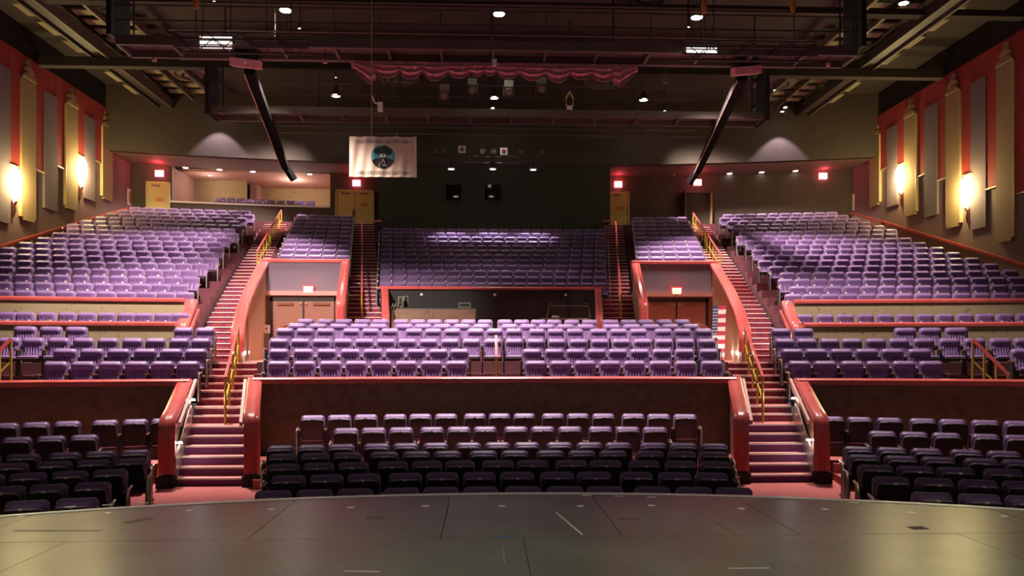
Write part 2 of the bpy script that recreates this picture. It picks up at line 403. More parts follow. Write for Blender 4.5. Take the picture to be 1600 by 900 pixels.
for i in range(8):
    a, c = -16.35+7.9*i/8, -16.35+7.9*(i+1)/8
    o.hexa([(a,BY(a)-.05,10.42),(c,BY(c)-.05,10.42),(c,BY(c)+.3,10.42),(a,BY(a)+.3,10.42),(a,BY(a)-.05,10.5),(c,BY(c)-.05,10.5),(c,BY(c)+.3,10.5),(a,BY(a)+.3,10.5)])
struct(o.build('trim_box_ledge', M['white']))
# private box behind the ledge
struct(MB().bb(-16.8,-8.2,41.0,45.2,9.6,10.0).build('floor_box', M['carpet']))
struct(MB().bb(-16.7,-8.2,40.6,45.2,ZSOF,ZSOF+.15).build('ceiling_box', M['pinkwall']))
struct(MB().bb(-16.75,-16.35,39.6,45.2,9.6,ZSOF).build('wall_box_left', M['pinkwall']))
struct(MB().bb(-8.45,-8.2,41,45.2,9.6,ZSOF).build('wall_box_right', M['tan']))
struct(MB().bb(-13.2,-8.2,44.6,45.0,9.6,ZSOF).build('wall_box_back', M['tan']))
struct(MB().bb(-16.6,-13.5,42.6,42.8,9.6,ZSOF).build('wall_box_partition', M['tan']))
struct(MB().bb(-13.6,-13.2,43.6,45,9.6,ZSOF).build('wall_box_inner', M['pinkwall']))
# ceiling
struct(MB().bb(-18.7,19.6,3,46,ZC,ZC+.3).build('ceiling', M['ceil']))
struct(MB().bb(-18.6,19.5,45.6,46,-.3,ZC).build('wall_back', M['black']))
# ------------------------------------------------------------------ parapets, cheek walls, vomitories
def capprof(w_, h):
    a = w_/2
    return [(-a,-h),(a,-h),(a,-.03),(a-.03,0),(a*.35,.012),(a*.30,0),(-a*.30,0),(-a*.35,.012),(-a+.03,0),(-a,-.03)]
def arcpath(Y0, R, xa, xb, z, n=20):
    return [(xa+(xb-xa)*i/n, arcY(Y0,R,xa+(xb-xa)*i/n), z) for i in range(n+1)]
def parapet(label, Y0, R, xa, xb, z0, z1, m, capw=.26, caph=.13):
    t = thing('parapet', label, 'parapet', ((xa+xb)/2, arcY(Y0,R,(xa+xb)/2), z0))
    off = V(t.location)
    mb = MB().arcslab(Y0, Y0+.16, R, xa, xb, z0, z1-.06, 24); mb.v = [tuple(V(p)-off) for p in mb.v]
    mb.build('wall_face', M[m], t)
    mb = MB().sweep(capprof(capw,caph), [V(p)+V((0,.06,0))-off for p in arcpath(Y0,R,xa,xb,z1,28)]); mb.build('cap_rail', M['redcap'], t, True)
    return t
parapet('long red-capped parapet in front of the centre middle seats', 16.85, 40, -5.28, 5.28, .45, 2.19, 'brownwall')
parapet('red-capped parapet in front of the left middle seats', 17.0, 40, -18.15, -6.62, .45, 2.16, 'brownwall')
parapet('red-capped parapet in front of the right middle seats', 17.0, 40, 6.62, 18.98, .45, 2.16, 'brownwall')
for s, nm in SIDES:
    xa, xb = (-18.15,-8.55) if s < 0 else (8.55,18.98)
    parapet('low tan parapet with red cap behind the %s middle seats' % nm, 20.95, 86, xa, xb, 2.3, 3.55, 'tan', .2, .1)
    xa, xb = (-18.15,-8.85) if s < 0 else (8.85,18.98)
    parapet('upper tan parapet with red cap below the %s balcony rows' % nm, 22.35, 86, xa, xb, 2.9, 4.28, 'tan', .2, .1)
def cheek(label, xf, ys, zs, zb, m, th=.2, capw=.3, cat='stair wall', post=None, caph=.14):
    """wall whose top follows (ys, zs) at x = xf(y); zb(y) base height; post: z of the foot of a front drop of the cap"""
    x0, y0 = xf(ys[0]), ys[0]
    t = thing('stair_wall', label, cat, (x0, y0, zb(y0)))
    off = V(t.location)
    d = V((xf(ys[-1])-x0, ys[-1]-y0, 0)).normalized(); sd = d.cross(V((0,0,1))).normalized()
    poly = [V((xf(y),y,zb(y))) for y in ys]; top = [V((xf(y),y,z-.05)) for y, z in zip(ys,zs)]
    if post is not None: poly[0] = poly[0]+d*.10; top[0] = top[0]+d*.10-V((0,0,.34))
    mb = MB()
    for i in range(len(ys)-1):
        q = [poly[i]-sd*th/2, poly[i]+sd*th/2, poly[i+1]+sd*th/2, poly[i+1]-sd*th/2, top[i]-sd*th/2, top[i]+sd*th/2, top[i+1]+sd*th/2, top[i+1]-sd*th/2]
        mb.hexa([p-off for p in q])
    mb.build('wall_face', M[m], t)
    path = [V((xf(y),y,z)) for y, z in zip(ys,zs)]
    if post is not None:
        p0 = path[0]; e = d*(-.02)
        r = .30; a = path[1]-path[0]; a.normalize()
        k1 = p0-V((0,0,r*.9)); k2 = p0+a*r
        cur = []
        for i in range(7):
            u = i/6; cur.append(k1*(1-u)**2+p0*2*u*(1-u)+k2*u*u)
        path = [V((p0.x,p0.y,post))]+cur+path[1:]
    mb = MB().sweep(capprof(capw,caph), [p-off for p in path], side=sd); mb.build('cap_rail', M['redcap'], t, True)
    return t
for s, nm in SIDES:
    other = 'centre'
    # lower flight: cheek beside the centre block and cheek beside the side block
    c1 = cheek('glossy red curved stair end between %s stairs and centre seats' % nm, lambda y: s*(oi(y)-.13), [14.55,15.1,16.62], [1.50,1.68,2.20], lambda y: .1, 'brownwall', .22, .30, post=.42, caph=.16)
    MB().bb(-.17,.17,-.07,.1,-.1,.3).build('base_block', M['black'], c1)
    c2 = cheek('glossy red curved stair end between %s stairs and %s side seats' % (nm, nm), lambda y: s*(oo(y)+.13), [14.5,15.05,16.55], [1.46,1.64,2.17], lambda y: .1, 'brownwall', .22, .30, post=.42, caph=.16)
    MB().bb(-.17,.17,-.07,.1,-.1,.3).build('base_block', M['black'], c2)
    for c, sx, xf in ((c1, s, lambda y: s*(oi(y)+.08)), (c2, -s, lambda y: s*(oo(y)-.08))):
        off = V(c.location)
        MB().sweep([(-.03,-.045),(.03,-.045),(.03,.045),(-.03,.045)], [V((xf(14.75),14.75,1.36))-off, V((xf(16.7),16.7,2.12))-off], side=(1,0,0)).build('hand_rail', M['pinktrim'], c)
    off = V(c2.location); xf = lambda y: s*(oo(y)-.015)
    g = MB().prism([V((xf(y),y,z))-off for y, z in ((14.55,.12),(16.2,1.1),(16.2,1.62),(15.9,1.55),(14.55,.75))], (-s*.03,0,0)); g.build('stringer', M['metal'], c2)
    for (y, z) in ((14.85,.98),(16.3,1.72)):
        g = MB().lathe([(0,.0),(.05,.0),(.045,.03),(0,.04)], tuple(V((xf(y)-s*.04,y,z))-off), 8); g.build('step_light', M['steplight'], c2)
        lamp('POINT', 'step_lamp', V((xf(y)-s*.2,y-.05,z))-off, 3, WHITE, c2, size=.03)
    # vomitory: two cheeks, back wall, doors
    v1 = cheek('tall glossy tan wall with red cap between %s vomitory and outer stairs' % nm, lambda y: s*(oi(y)-.1), [20.75,22.2,24.6,27.95], [3.30,3.95,4.80,6.12], lambda y: 2.4, 'tan', .18, .34, post=2.75)
    v2 = cheek('red-capped wall between %s vomitory and inner stairs' % nm, lambda y: s*(io(y)+.1), [23.6,27.95], [4.35,6.12], lambda y: 2.4, 'tan', .18, .30, post=2.75)
    v3 = cheek('red-capped end wall of the control pit beside %s inner stairs' % nm, lambda y: s*(ii(y)-.1), [23.6,26.9], [3.85,5.06], lambda y: 2.4, 'pinktrim', .18, .24, post=2.75)
    xa, xb = s*io(27.9), s*oi(27.9); x0, x1 = min(xa,xb), max(xa,xb)
    struct(MB().bb(x0,x1,27.8,28.0,4.95,6.08).build('wall_vomitory_'+nm, M['vompanel']))
    struct(MB().bb(x0,x1,27.75,28.0,2.4,4.80).build('wall_vomitory_lower_'+nm, M['doorbrown']))
    struct(MB().bb(x0-.02,x1+.02,27.6,28.0,4.80,4.96).build('trim_vomitory_'+nm, M['pinktrim']))
    MB().sweep(capprof(.26,.12), [(x0-.05,27.9,6.14),(x1+.05,27.9,6.14)]).build('trim_vomitory_cap_'+nm, M['redcap'], None, True)['kind'] = 'structure'
    xc = (x0+x1)/2
    dr = struct(link('door_vomitory_'+nm, None, None, (xc,27.68,2.47)))
    MB().bb(-1.2,1.2,0,.05,2.12,2.26).bb(-1.2,-1.1,0,.05,0,2.26).bb(1.1,1.2,0,.05,0,2.26).build('door_frame', M['black'], dr)
    for q in (-1,1):
        lf = MB().bb(q*.03,q*1.09,.0,.05,.02,2.12).build('door_leaf', M['doorbrown'], dr)
        MB().bb(q*.35,q*.95,-.05,0,1.98,2.06).build('door_closer', M['arm'], lf)
        MB().bb(q*.06,q*.14,-.05,0,2.0,2.06).build('door_stop', M['metal'], lf)
        MB().bb(q*.1,q*.95,-.06,-.02,.98,1.06).build('push_bar', M['metal'], lf)
    MB().bb(-.03,.03,-.02,.05,.02,2.12).build('centre_post', M['black'], dr)
# control pit back wall and its cap
struct(MB().arcslab(26.9,27.1,120,-3.95,3.95,2.4,5.0,8).build('wall_control_pit', M['black']))
struct(MB().sweep(capprof(.2,.1), arcpath(26.95,120,-4.0,4.0,5.07,10)).build('trim_control_pit', M['redcap'], None, True))
for px in (658.5, 773, 884):
    p = at(px, 460.5, 26.85)
    t = tag(MB().lathe([(.0,0),(.055,0),(.05,.04),(0,.06)], (0,0,0), 10).build('wall_light', M['plate']), 'small round white light on control pit wall, %s' % {658.5:'leftmost',773:'middle one',884:'rightmost'}[px], 'light', 'round lights on the control pit wall')
    t.location = (p.x, 26.88, p.z); t.rotation_euler = (pi/2,0,0)
for s, nm in SIDES:   # bright lights at the pit ends
    c = V((s*(ii(24.4)-.24), 24.4, 3.35))
    lamp('POINT', 'pit_lamp', c, 26, WHITE, size=.05)
    x = tag(MB().box((0,0,0),(.03,.10,.10)).build('pit_light', M['steplight']), 'small bright light on %s end wall of the control pit' % nm, 'light'); x.location = (s*(ii(24.4)-.205), 24.4, 3.35)

# end caps of the side parapets (red, sloping along the outer aisle)
for s, nm in SIDES:
    c = cheek('short red sloping rail wall ending the %s upper parapets' % nm, lambda y: s*(8.50+(y-20.9)*.22), [20.85,21.2,22.5], [3.55,3.66,4.30], lambda y: 2.45, 'brownwall', .16, .30, post=2.95)
    off = V(c.location)
    MB().sweep([(-.025,-.04),(.025,-.04),(.025,.04),(-.025,.04)], [V((s*8.30,20.9,3.30))-off, V((s*8.62,22.4,3.98))-off], side=(1,0,0)).build('hand_rail', M['redcap'], c)
    g = V((s*8.28,21.5,3.22))
    MB().box(tuple(g-off),(.05,.09,.09)).build('step_light', M['steplight'], c)
    lamp('POINT','step_lamp', g-off+V((-s*.12,-.05,0)), 9, WHITE, c, size=.03)

# ------------------------------------------------------------------ stairs
def flight(label, s, steps, fi, fo, base, riser='riser', nos=.035):
    """steps: list of (y_front, y_back, z_top)"""
    y0 = steps[0][0]; t = thing('stair_flight', label, 'stairs', (s*(fi(y0)+fo(y0))/2, y0, base))
    off = V(t.location)
    for a, bk, z in steps:
        zb = max(base-.2, z-.45)
        mb = MB(); xa, xb, xc, xd = s*fi(a), s*fo(a), s*fo(bk+.02), s*fi(bk+.02)
        if s < 0: xa, xb, xc, xd = xb, xa, xd, xc
        v = [(xa,a,zb),(xb,a,zb),(xc,bk+.02,zb),(xd,bk+.02,zb),(xa,a,z),(xb,a,z),(xc,bk+.02,z),(xd,bk+.02,z)]
        mb.add([V(p)-off for p in v], [(3,2,1,0),(1,2,6,5),(2,3,7,6),(3,0,4,7),(0,1,5,4)], 0)
        mb.add([V(p)-off for p in v[4:]], [(0,1,2,3)], 1)
        st = mb.build('step', [M[riser], M['carpet']], t)
        n = MB().bb(min(xa,xb)+.02-off.x, max(xa,xb)-.02-off.x, a-.02-off.y, a+.05-off.y, z-nos-off.z, z+.006-off.z); n.build('nosing', M['nosing'], st)
    return t
for s, nm in SIDES:
    flight('short flight of purple steps from stalls floor on the %s' % nm, s, [(14.6+.29*k, 14.89+.29*k+(.25 if k==5 else 0), .345+.17*k) for k in range(6)], lambda y: oi(y)+.0, lambda y: oo(y)-.0, .1, 'riser2', .03)
    st = [(16.25, 16.75, 1.20)]
    y, z = 16.75, 1.20
    for k in range(8):
        run = .30 if k % 2 == 0 else .60
        z += .16; st.append((y, y+run, z)); y += run
    flight('carpeted steps beside the %s middle seats with brass centre rail' % nm, s, st[1:], oi, oo, 1.0)
    t_ = MB().hexa([(s*oi(16.2),16.2,.9),(s*oo(16.2),16.2,.9),(s*oo(16.8),16.8,.9),(s*oi(16.8),16.8,.9),(s*oi(16.2),16.2,1.19),(s*oo(16.2),16.2,1.19),(s*oo(16.8),16.8,1.19),(s*oi(16.8),16.8,1.19)])
    tier('floor_landing', t_, 'carpet')
    st = []; n = 39; ya, yb = 20.95, 37.9
    for k in range(n):
        y0 = ya+(yb-ya)*k/n; st.append((y0, ya+(yb-ya)*(k+1)/n, 2.49+(9.1-2.49)*(k+1)/n))
    flight('long %s outer stair climbing to the top exits' % nm, s, st, oi, oo, 2.3, nos=.018)
    st = []; n = 36; ya, yb = 23.6, 37.9
    for k in range(n):
        y0 = ya+(yb-ya)*k/n; st.append((y0, ya+(yb-ya)*(k+1)/n, 2.49+(9.1-2.49)*(k+1)/n))
    flight('long %s inner stair beside the centre balcony block' % nm, s, st, ii, io, 2.3, nos=.018)

# ------------------------------------------------------------------ brass rails
def rail(label, pts, h, posts, group=None, low=True):
    """pts: foot points of the rail line; posts: fractions along it"""
    p0, p1 = V(pts[0]), V(pts[1]); t = thing('hand_rail', label, 'railing', p0, group=group)
    d = p1-p0; H = V((0,0,h))
    MB().bar(H, d+H, .06, .06).build('top_rail', M['redcap'], t)
    if low: MB().bar(H*.5, d+H*.5, .03, .03).build('lower_rail', M['brass'], t)
    for u in posts:
        q = d*u; MB().tube([q+V((0,0,.0)), q+H*.98], .028, 8).build('post', M['brass'], t, True)
    return t
for s, nm in SIDES:
    xm = lambda y: s*(oi(y)+oo(y))/2
    rail('brass rail in the middle of the %s stairs beside middle seats' % nm, [(xm(16.45)+s*-.12,16.45,1.19),(xm(20.0)-s*.12,20.0,2.43)], 1.0, [0,.27,.52,.76,1])
    xm = lambda y: s*(oi(y)+.30)
    for k, (a, c) in enumerate(((28.9,32.6),(33.2,37.4))):
        rail('%s brass rail on the %s outer stairs' % (('lower','upper')[k], nm), [(xm(a),a,zo(a)),(xm(c),c,zo(c))], .95, [0,.25,.5,.75,1])
    xm = lambda y: s*(ii(y)+io(y))/2+.1*s
    for k, (a, c) in enumerate(((26.5,31.0),(32.5,36.6))):
        rail('%s brass rail in the middle of %s inner stairs' % (('lower','upper')[k], nm), [(xm(a),a,zi(a)-.1),(xm(c),c,zi(c)-.1)], 1.0, [0,.5,1])
    # rails of the wheelchair bays and small rail behind the middle seats
    if s < 0: rail('short brass rail at far left of the middle seats', [(at(-40,0,16.45).x,16.45,1.25), (at(17,0,17.05).x,17.05,2.06)], .98, [0,.35,.68,1])
    else: rail('short brass rail at far right of the middle seats', [(at(1577,0,16.45).x,16.45,1.25), (at(1520,0,17.05).x,17.05,2.06)], .98, [.03,.35,.68,1])
    a, c = (at(441,542,21.3), at(456,536,22.6)) if s < 0 else (at(1104,542,21.3), at(1090,536,22.6))
    rail('little brass rail at the %s end of the rear middle row' % nm, [(a.x,a.y,2.47),(c.x,c.y,2.60)], .98, [0,1])
rail('red-topped brass rail in the gap at the centre of the middle seats', [(at(776,0,17.4).x,17.4,1.66), (at(775,0,19.1).x,19.1,2.20)], .95, [0,1], low=False)
# ------------------------------------------------------------------ seats
def back_mesh(nx, nz, chan=True):
    W, H, z0 = .238, .54, .34
    mb = MB(); fr = []; bk = []
    for j in range(nz+1):
        v = j/nz; z = z0+H*v
        top = max(0, (v-.84)/.16); wdt = W*(1-.02*(1-v))-.062*(1-sqrt(max(0,1-top*top))) if top > 0 else W*(.97+.03*min(1,v*2))
        lean = .16*(v-1)*H*-1          # leans back to the top
        rf, rb = [], []
        for i in range(nx+1):
            u = -1+2*i/nx; x = u*wdt
            e = (1-abs(u)**8)*(1-max(0,(v-.93)/.07)**2)*(1-max(0,(.05-v)/.05)**2)
            t = .055
            if v > .72: t += .026*sin(pi*min(1,(v-.72)/.26))**.8 if v < .98 else 0
            if .42 < v <= .72: t -= .010*sin(pi*(v-.42)/.30)
            if v <= .42: t += .022*sin(pi*(v+.06)/.48)
            if chan and .08 < v < .73 and abs(u) < .84:
                rdg = abs(sin(u*.5*pi*8.0))**.8; sidef = min(1,(.84-abs(u))/.10)
                if v > .40: amp = .034*min(1,(.73-v)/.14); rec = .016*min(1,(.73-v)/.05)
                else:
                    cen = max(0, 1-max(0,abs(u)-.42)/.15); amp = .034*cen*min(1,(v-.08)/.12); rec = .016*cen*min(1,(v-.08)/.12)
                t += sidef*(amp*rdg-rec)
            y = -.16*H*(1-v)-t*e
            rf.append((x, y, z)); rb.append((x*1.02, -.16*H*(1-v)+.018, z))
        fr.append(rf); bk.append(rb)
    n = nx+1; vs_ = [p for r in fr for p in r]+[p for r in bk for p in r]; o = n*(nz+1); fs = []
    for j in range(nz):
        for i in range(nx):
            a = j*n+i; fs.append((a,a+1,a+n+1,a+n)); fs.append((o+a,o+a+n,o+a+n+1,o+a+1))
    per = [i for i in range(n)]+[j*n+nx for j in range(1,nz+1)]+[nz*n+i for i in range(nx-1,-1,-1)]+[j*n for j in range(nz-1,0,-1)]
    for a, c in zip(per, per[1:]+per[:1]): fs.append((a, o+a, o+c, c))
    return mb.add(vs_, fs)
def pillow(mb, c, d, n=6, e=3.2, mi=0, tilt=0, pivot=None):
    """rounded cushion: superellipsoid box, tilted about x"""
    vs_ = []; fs = []; N1, N2 = n*2, n
    sg = lambda q, p: math.copysign(abs(q)**p, q)
    for j in range(N2+1):
        f_ = -pi/2+pi*j/N2
        for i in range(N1):
            th = 2*pi*i/N1; k = 2/e
            x = d[0]/2*sg(cos(f_),k*.7)*sg(cos(th),k*.6); y = d[1]/2*sg(cos(f_),k*.7)*sg(sin(th),k*.6); z = d[2]/2*sg(sin(f_),k)
            p = V((c[0]+x,c[1]+y,c[2]+z))
            if tilt:
                q = p-V(pivot); p = V(pivot)+V((q.x, q.y*cos(tilt)-q.z*sin(tilt), q.y*sin(tilt)+q.z*cos(tilt)))
            vs_.append(p)
    for j in range(N2):
        for i in range(N1): fs.append((j*N1+i, j*N1+(i+1)%N1, (j+1)*N1+(i+1)%N1, (j+1)*N1+i))
    return mb.add(vs_, fs, mi)
ME = {}
ME['back'] = back_mesh(34, 20).mesh('backrest', M['fabric'], True)
sh = back_mesh(10, 8, False); sh.v = [(x*1.035, y*0.25+.045+.0-.16*.54*(1-(z-.34)/.54)*.75, .34+(z-.34)*1.012-.03) for x,y,z in sh.v]
ME['shell'] = sh.mesh('back_shell', M['shell'], True)
def edge_mesh():   # pale rim round the top of the back
    pts = []
    for z in (.55,.65,.74,.79): pts.append((-.240, z))
    for k in range(7): a = pi-k*pi/12; pts.append((-.178+.062*cos(a), .815+.062*sin(a)))
    pts += [(-x, z) for x, z in reversed(pts)]
    return MB().tube([(x, .012-.16*(.88-z), z+.004) for x, z in pts], .0075, 5)
ME['rim'] = edge_mesh().mesh('rim', M['seatedge'], True)
PIV = (0,-.10,.42)
mb = pillow(MB(), (0,-.30,.42),(.47,.44,.10), 7); ME['pan_open'] = mb.mesh('seat_cushion', M['fabric'], True)
mb = MB(); mb.bb(-.21,.21,-.49,-.1,.355,.39); mb.bb(-.215,.215,-.525,-.505,.375,.43); ME['panshell_open'] = mb.mesh('seat_shell', [M['shell']])
mb = MB().bb(-.19,.19,-.532,-.518,.395,.41); ME['panlip_open'] = mb.mesh('lit_pan_edge', M['nosing'])  # pale strip: light on the pan's front edge put into its colour
TL = RAD(-74)
mb = pillow(MB(), (0,-.31,.42),(.47,.44,.10), 7, tilt=TL, pivot=PIV); ME['pan_fold'] = mb.mesh('seat_cushion', M['fabric'], True)
mb = pillow(MB(), (0,-.31,.375),(.475,.45,.06), 6, e=5, tilt=TL, pivot=PIV); ME['panshell_fold'] = mb.mesh('seat_shell', M['shell'], True)
def tilted(p): q = V(p)-V(PIV); return V(PIV)+V((q.x, q.y*cos(TL)-q.z*sin(TL), q.y*sin(TL)+q.z*cos(TL)))
mb = MB().tube([tilted((-.20,-.51,.375)), tilted((-.14,-.532,.372)), tilted((.14,-.532,.372)), tilted((.20,-.51,.375))], .007, 5); ME['panlip_fold'] = mb.mesh('lit_pan_edge', M['seatedge'], True)  # pale line stands for light along the folded pan's edge
q = tilted((0,-.535,.37)); ME['tagplate'] = MB().box(tuple(q),(.045,.02,.02)).mesh('number_plate', M['plate'])
def arm_mesh(x):
    mb = MB().bb(x-.024,x+.024,-.36,-.04,.585,.615); mb.bb(x-.03,x+.03,-.40,-.34,.580,.612); return mb
ME['armL'] = arm_mesh(-.275).mesh('armrest', M['arm']); ME['armR'] = arm_mesh(.275).mesh('armrest', M['arm'])
def leg_mesh(x): return MB().bb(x-.016,x+.016,-.30,-.06,.02,.585).bb(x-.03,x+.03,-.34,.0,.0,.03)
ME['legL'] = leg_mesh(-.275).mesh('stanchion', M['shell']); ME['legR'] = leg_mesh(.275).mesh('stanchion', M['shell'])
def end_mesh(x):
    return MB().tube([(x,-.40,.0),(x,-.40,.50),(x,-.37,.585),(x,-.28,.625),(x,-.05,.63)], .018, 6)
ME['endL'] = end_mesh(-.305).mesh('end_frame', M['metal'], True); ME['endR'] = end_mesh(.305).mesh('end_frame', M['metal'], True)
ME['capL'] = MB().box((-.275,-.40,.60),(.035,.02,.03)).mesh('arm_cap', M['plate'])

def seat(x, y, z, rz, sx, folded, label, group, last=False, aisle=None, dot=False):
    t = thing('theater_seat', label, 'seat', (x,y,z), rz, group); t.scale = (sx,1,1)
    bk = link('backrest', ME['back'], t); link('rim', ME['rim'], bk)
    link('back_shell', ME['shell'], t)
    if folded:
        p = link('seat_cushion', ME['pan_fold'], t); link('seat_shell', ME['panshell_fold'], p); link('lit_pan_edge', ME['panlip_fold'], p); link('number_plate', ME['tagplate'], p)
    else:
        p = link('seat_cushion', ME['pan_open'], t); link('seat_shell', ME['panshell_open'], p); link('lit_pan_edge', ME['panlip_open'], p)
    a = link('armrest', ME['armL'], t); link('stanchion', ME['legL'], t)
    if dot: link('arm_cap', ME['capL'], a)
    if last: link('armrest', ME['armR'], t); link('stanchion', ME['legR'], t)
    if aisle: link('end_frame', ME['end'+aisle], t)
    return t
def row(px_groups, Y0, R, z, folded, lab, group, ends=(True,True), order='lr'):
    """px_groups: seat groups as view columns; each seat stands on the arc of its row"""
    flat = [p for g in px_groups for p in g]; n = len(flat); k = 0
    for g in px_groups:
        pos = [on_arc(p, Y0, R) for p in g]
        pit = sqrt((pos[-1][0]-pos[0][0])**2+(pos[-1][1]-pos[0][1])**2)/max(1,len(g)-1) if len(g) > 1 else .56
        sx = max(.86, min(1.12, pit/.555))
        for i, (x, y) in enumerate(pos):
            idx = k+1 if order == 'lr' else n-k
            ai = None
            if k == 0 and ends[0]: ai = 'L'
            if k == n-1 and ends[1]: ai = 'R'
            seat(x, y, z, -asin(x/R), sx, folded, lab % ORD(idx), group, last=(i == len(g)-1), aisle=ai, dot=(i == 0 and k > 0))
            k += 1
ST = [  # stalls: Y, z, centre, left, right
 (10.40,.010,[(427,492,555),(627.5,689,751),(817,883,945),(1019,1084,1147)], [(-36,43,121)], [(1455,1530,1604)]),
 (11.35,.060,[(451,510.6,569),(634,691,749),(808,870.6,928),(994,1054,1111)], [(-58,10,77,146)], [(1391,1459,1527.5,1597)]),
 (12.30,.100,[(444,498,552.5),(614,667.5,719),(778,832,893,946),(1007,1063,1117)], [(-22,44,110,173)], [(1367.5,1429,1492.5,1567)]),
 (13.20,.145,[(442.5,493,543),(600.6,650.6,699),(755,804.5),(860,909,957.5),(1015,1065,1116)], [(-44,17,86,147,205)], [(1349,1407,1465,1532.5,1592)]),
 (14.10,.180,[(439,487,534),(589,634,680.6),(732,777.5,823),(874,921,966),(1020.6,1067.5,1115.6)], [(-25,37),(102.5,157.5,212)], [(1340,1392.5,1447),(1509,1567.5)]),
 (15.40,.345,[(541,584,627),(675,717,758),(806,848,890.6),(938,980.6,1023)], [(-25,27.5,80.6,132.5)], [(1378,1427.5,1478),(1539,1590)]),
 (16.40,.530,[(489,530.6,572),(617.5,657,697),(742,780.6,819),(864,903,942.5),(989,1029,1070)], [(8,57,106),(165,212,256)], [(1299,1342.5,1389),(1441,1488,1539,1590)])]
for i, (Y, z, c, l, r) in enumerate(ST):
    R = 24; rn = ORD(i+1)
    row(c, Y, R, z, True, 'folded purple seat, %%s from left in %s row of the centre stalls' % rn, 'seats in the centre stalls')
    row(l, Y, R, z, True, 'folded purple seat, %%s from the aisle in %s row of left stalls' % rn, 'seats in the left stalls', (False,True), 'rl')
    row(r, Y, R, z, True, 'folded purple seat, %%s from the aisle in %s row of right stalls' % rn, 'seats in the right stalls', (True,False))
MID = [(17.70,1.66,[(436,476,517,557,596,635,674,713),(837,875.6,914,953,991,1031,1071,1112)], [(87.5,130,173,214,254,294)], [(1249,1289,1331,1371,1412,1454)]),
 (18.60,1.94,[(436,474,511,547.5,582.5,617,651,685,717.5),(831,866,899,932,965,999,1034,1069,1107)], [(102.5,144,186,227,267.5,306)], [(1237.5,1275,1314,1354,1394,1436),(1597,)]),
 (19.50,2.20,[tuple(436+33.4*k for k in range(21))], [(15,52.5,92,131,169,207.5,243,280,314)], [(1226,1260.5,1296,1331,1368,1404,1443,1483,1522,1562.5,1601)]),
 (20.40,2.49,[(445,477,509),(549,579,609),(647,677,707),(743,773,803),(839,868,898),(935,966,997),(1036,1066,1099)], [(40,80,120),(287,321)], [(1220,1255),(1414,1453,1494)]),
 (21.55,2.655,[(464,497,529,561,591),(631,661,691,722,752),(796,825,854,884,915),(955.6,987,1017,1047,1079)], [], []),
 (22.60,2.83,[(478,509,537.5,567,595),(627,653,679,706,732,758),(789,815,841,866,893.5,921),(954,982,1009,1037.5,1065.6)], [], [])]
for i, (Y, z, c, l, r) in enumerate(MID):
    rn = ORD(i+1)
    row(c, Y, 48, z, False, 'open purple seat, %%s from left in %s row of raised centre section' % rn, 'seats in the raised centre section')
    if l: row(l, Y, 45, z, False, 'open purple seat, %%s from the aisle in %s row of raised left section' % rn, 'seats in the raised left section', (False,True), 'rl')
    if r: row(r, Y, 45, z, False, 'open purple seat, %%s from the aisle in %s row of raised right section' % rn, 'seats in the raised right section', (True,False))
# the many seats of the upper tiers: one object
lo_back = back_mesh(20, 9).v, back_mesh(20, 9).f
tmp = MB(); pillow(tmp, (0,-.30,.42),(.47,.44,.10), 4); lo_pan = (tmp.v, tmp.f)
tmp = MB().bb(-.21,.21,-.50,-.1,.33,.39).bb(-.29,-.255,-.32,-.06,.0,.585); lo_dark = (tmp.v, tmp.f)
tmp = MB().bb(-.297,-.252,-.40,-.04,.62,.65); lo_arm = (tmp.v, tmp.f)
tmp = MB().box((-.275,-.405,.645),(.045,.02,.05)); lo_plate = (tmp.v, tmp.f)
tmp = edge_mesh(); lo_rim = (tmp.v, tmp.f)
tmp = MB().tube([(-.305,-.42,.0),(-.305,-.42,.55),(-.305,-.30,.63),(-.305,-.05,.63)], .02, 5); lo_end = (tmp.v, tmp.f)
UP = MB()
def upseat(x, y, z, rz, sx=1, aisle=0, plate=True):
    ca, sa = cos(rz), sin(rz)
    parts = [(lo_back,0),(lo_pan,0),(lo_dark,1),(lo_arm,2),(lo_rim,4)]
    if plate: parts.append((lo_plate,3))
    for (vv, ff), mi in parts:
        UP.add([(x+px_*sx*ca-py_*sa, y+px_*sx*sa+py_*ca, z+pz) for px_,py_,pz in vv], ff, mi)
    if aisle:
        vv, ff = lo_end
        UP.add([(x+px_*-aisle*ca-py_*sa, y+px_*-aisle*sa+py_*ca, z+pz) for px_,py_,pz in vv], ff, 5)
for s, nm in SIDES:
    for j, (Y, z) in enumerate(SIDE_ROWS):
        x = oo(Y)+.42+(0,.3,.12,.38,.2)[j % 5]; first = True
        while x < 16.95:
            y = arcY(Y+.08, 88, x)
            p = (x*s-CX)/y
            upseat(s*x, y, z, -asin(s*x/88), 1.05, aisle=(s*-1 if first else 0)); first = False
            x += .535
    a0, a1, b0, b1 = (447,536,472,543) if s < 0 else (1005,1091,996,1065)
    for j, (Y, z) in enumerate(NARROW_ROWS):
        u = j/9; p0, p1 = a0+(b0-a0)*u, a1+(b1-a1)*u
        for k in range(5):
            x, y = on_arc(p0+(p1-p0)*k/4, Y+.08, 88)
            upseat(x, y, z, -asin(x/88), 1.06, aisle=(-1 if k == 0 else (1 if k == 4 else 0)))
for j, (Y, z) in enumerate(CENTRE_ROWS):
    p0, p1 = 604, 938; n = round((p1-p0)/(21.4-4.9*j/11))+1
    for k in range(n):
        x, y = on_arc(p0+(p1-p0)*k/(n-1), Y+.08, 120)
        upseat(x, y, z, 0, .98, aisle=(-1 if k == 0 else (1 if k == n-1 else 0)))
for px in (-20,12,40,73,105.6,136,167,197.5,225,255,282): x, y = on_arc(px, 21.75, 86); upseat(x, y, 2.94, -asin(x/86), .98)
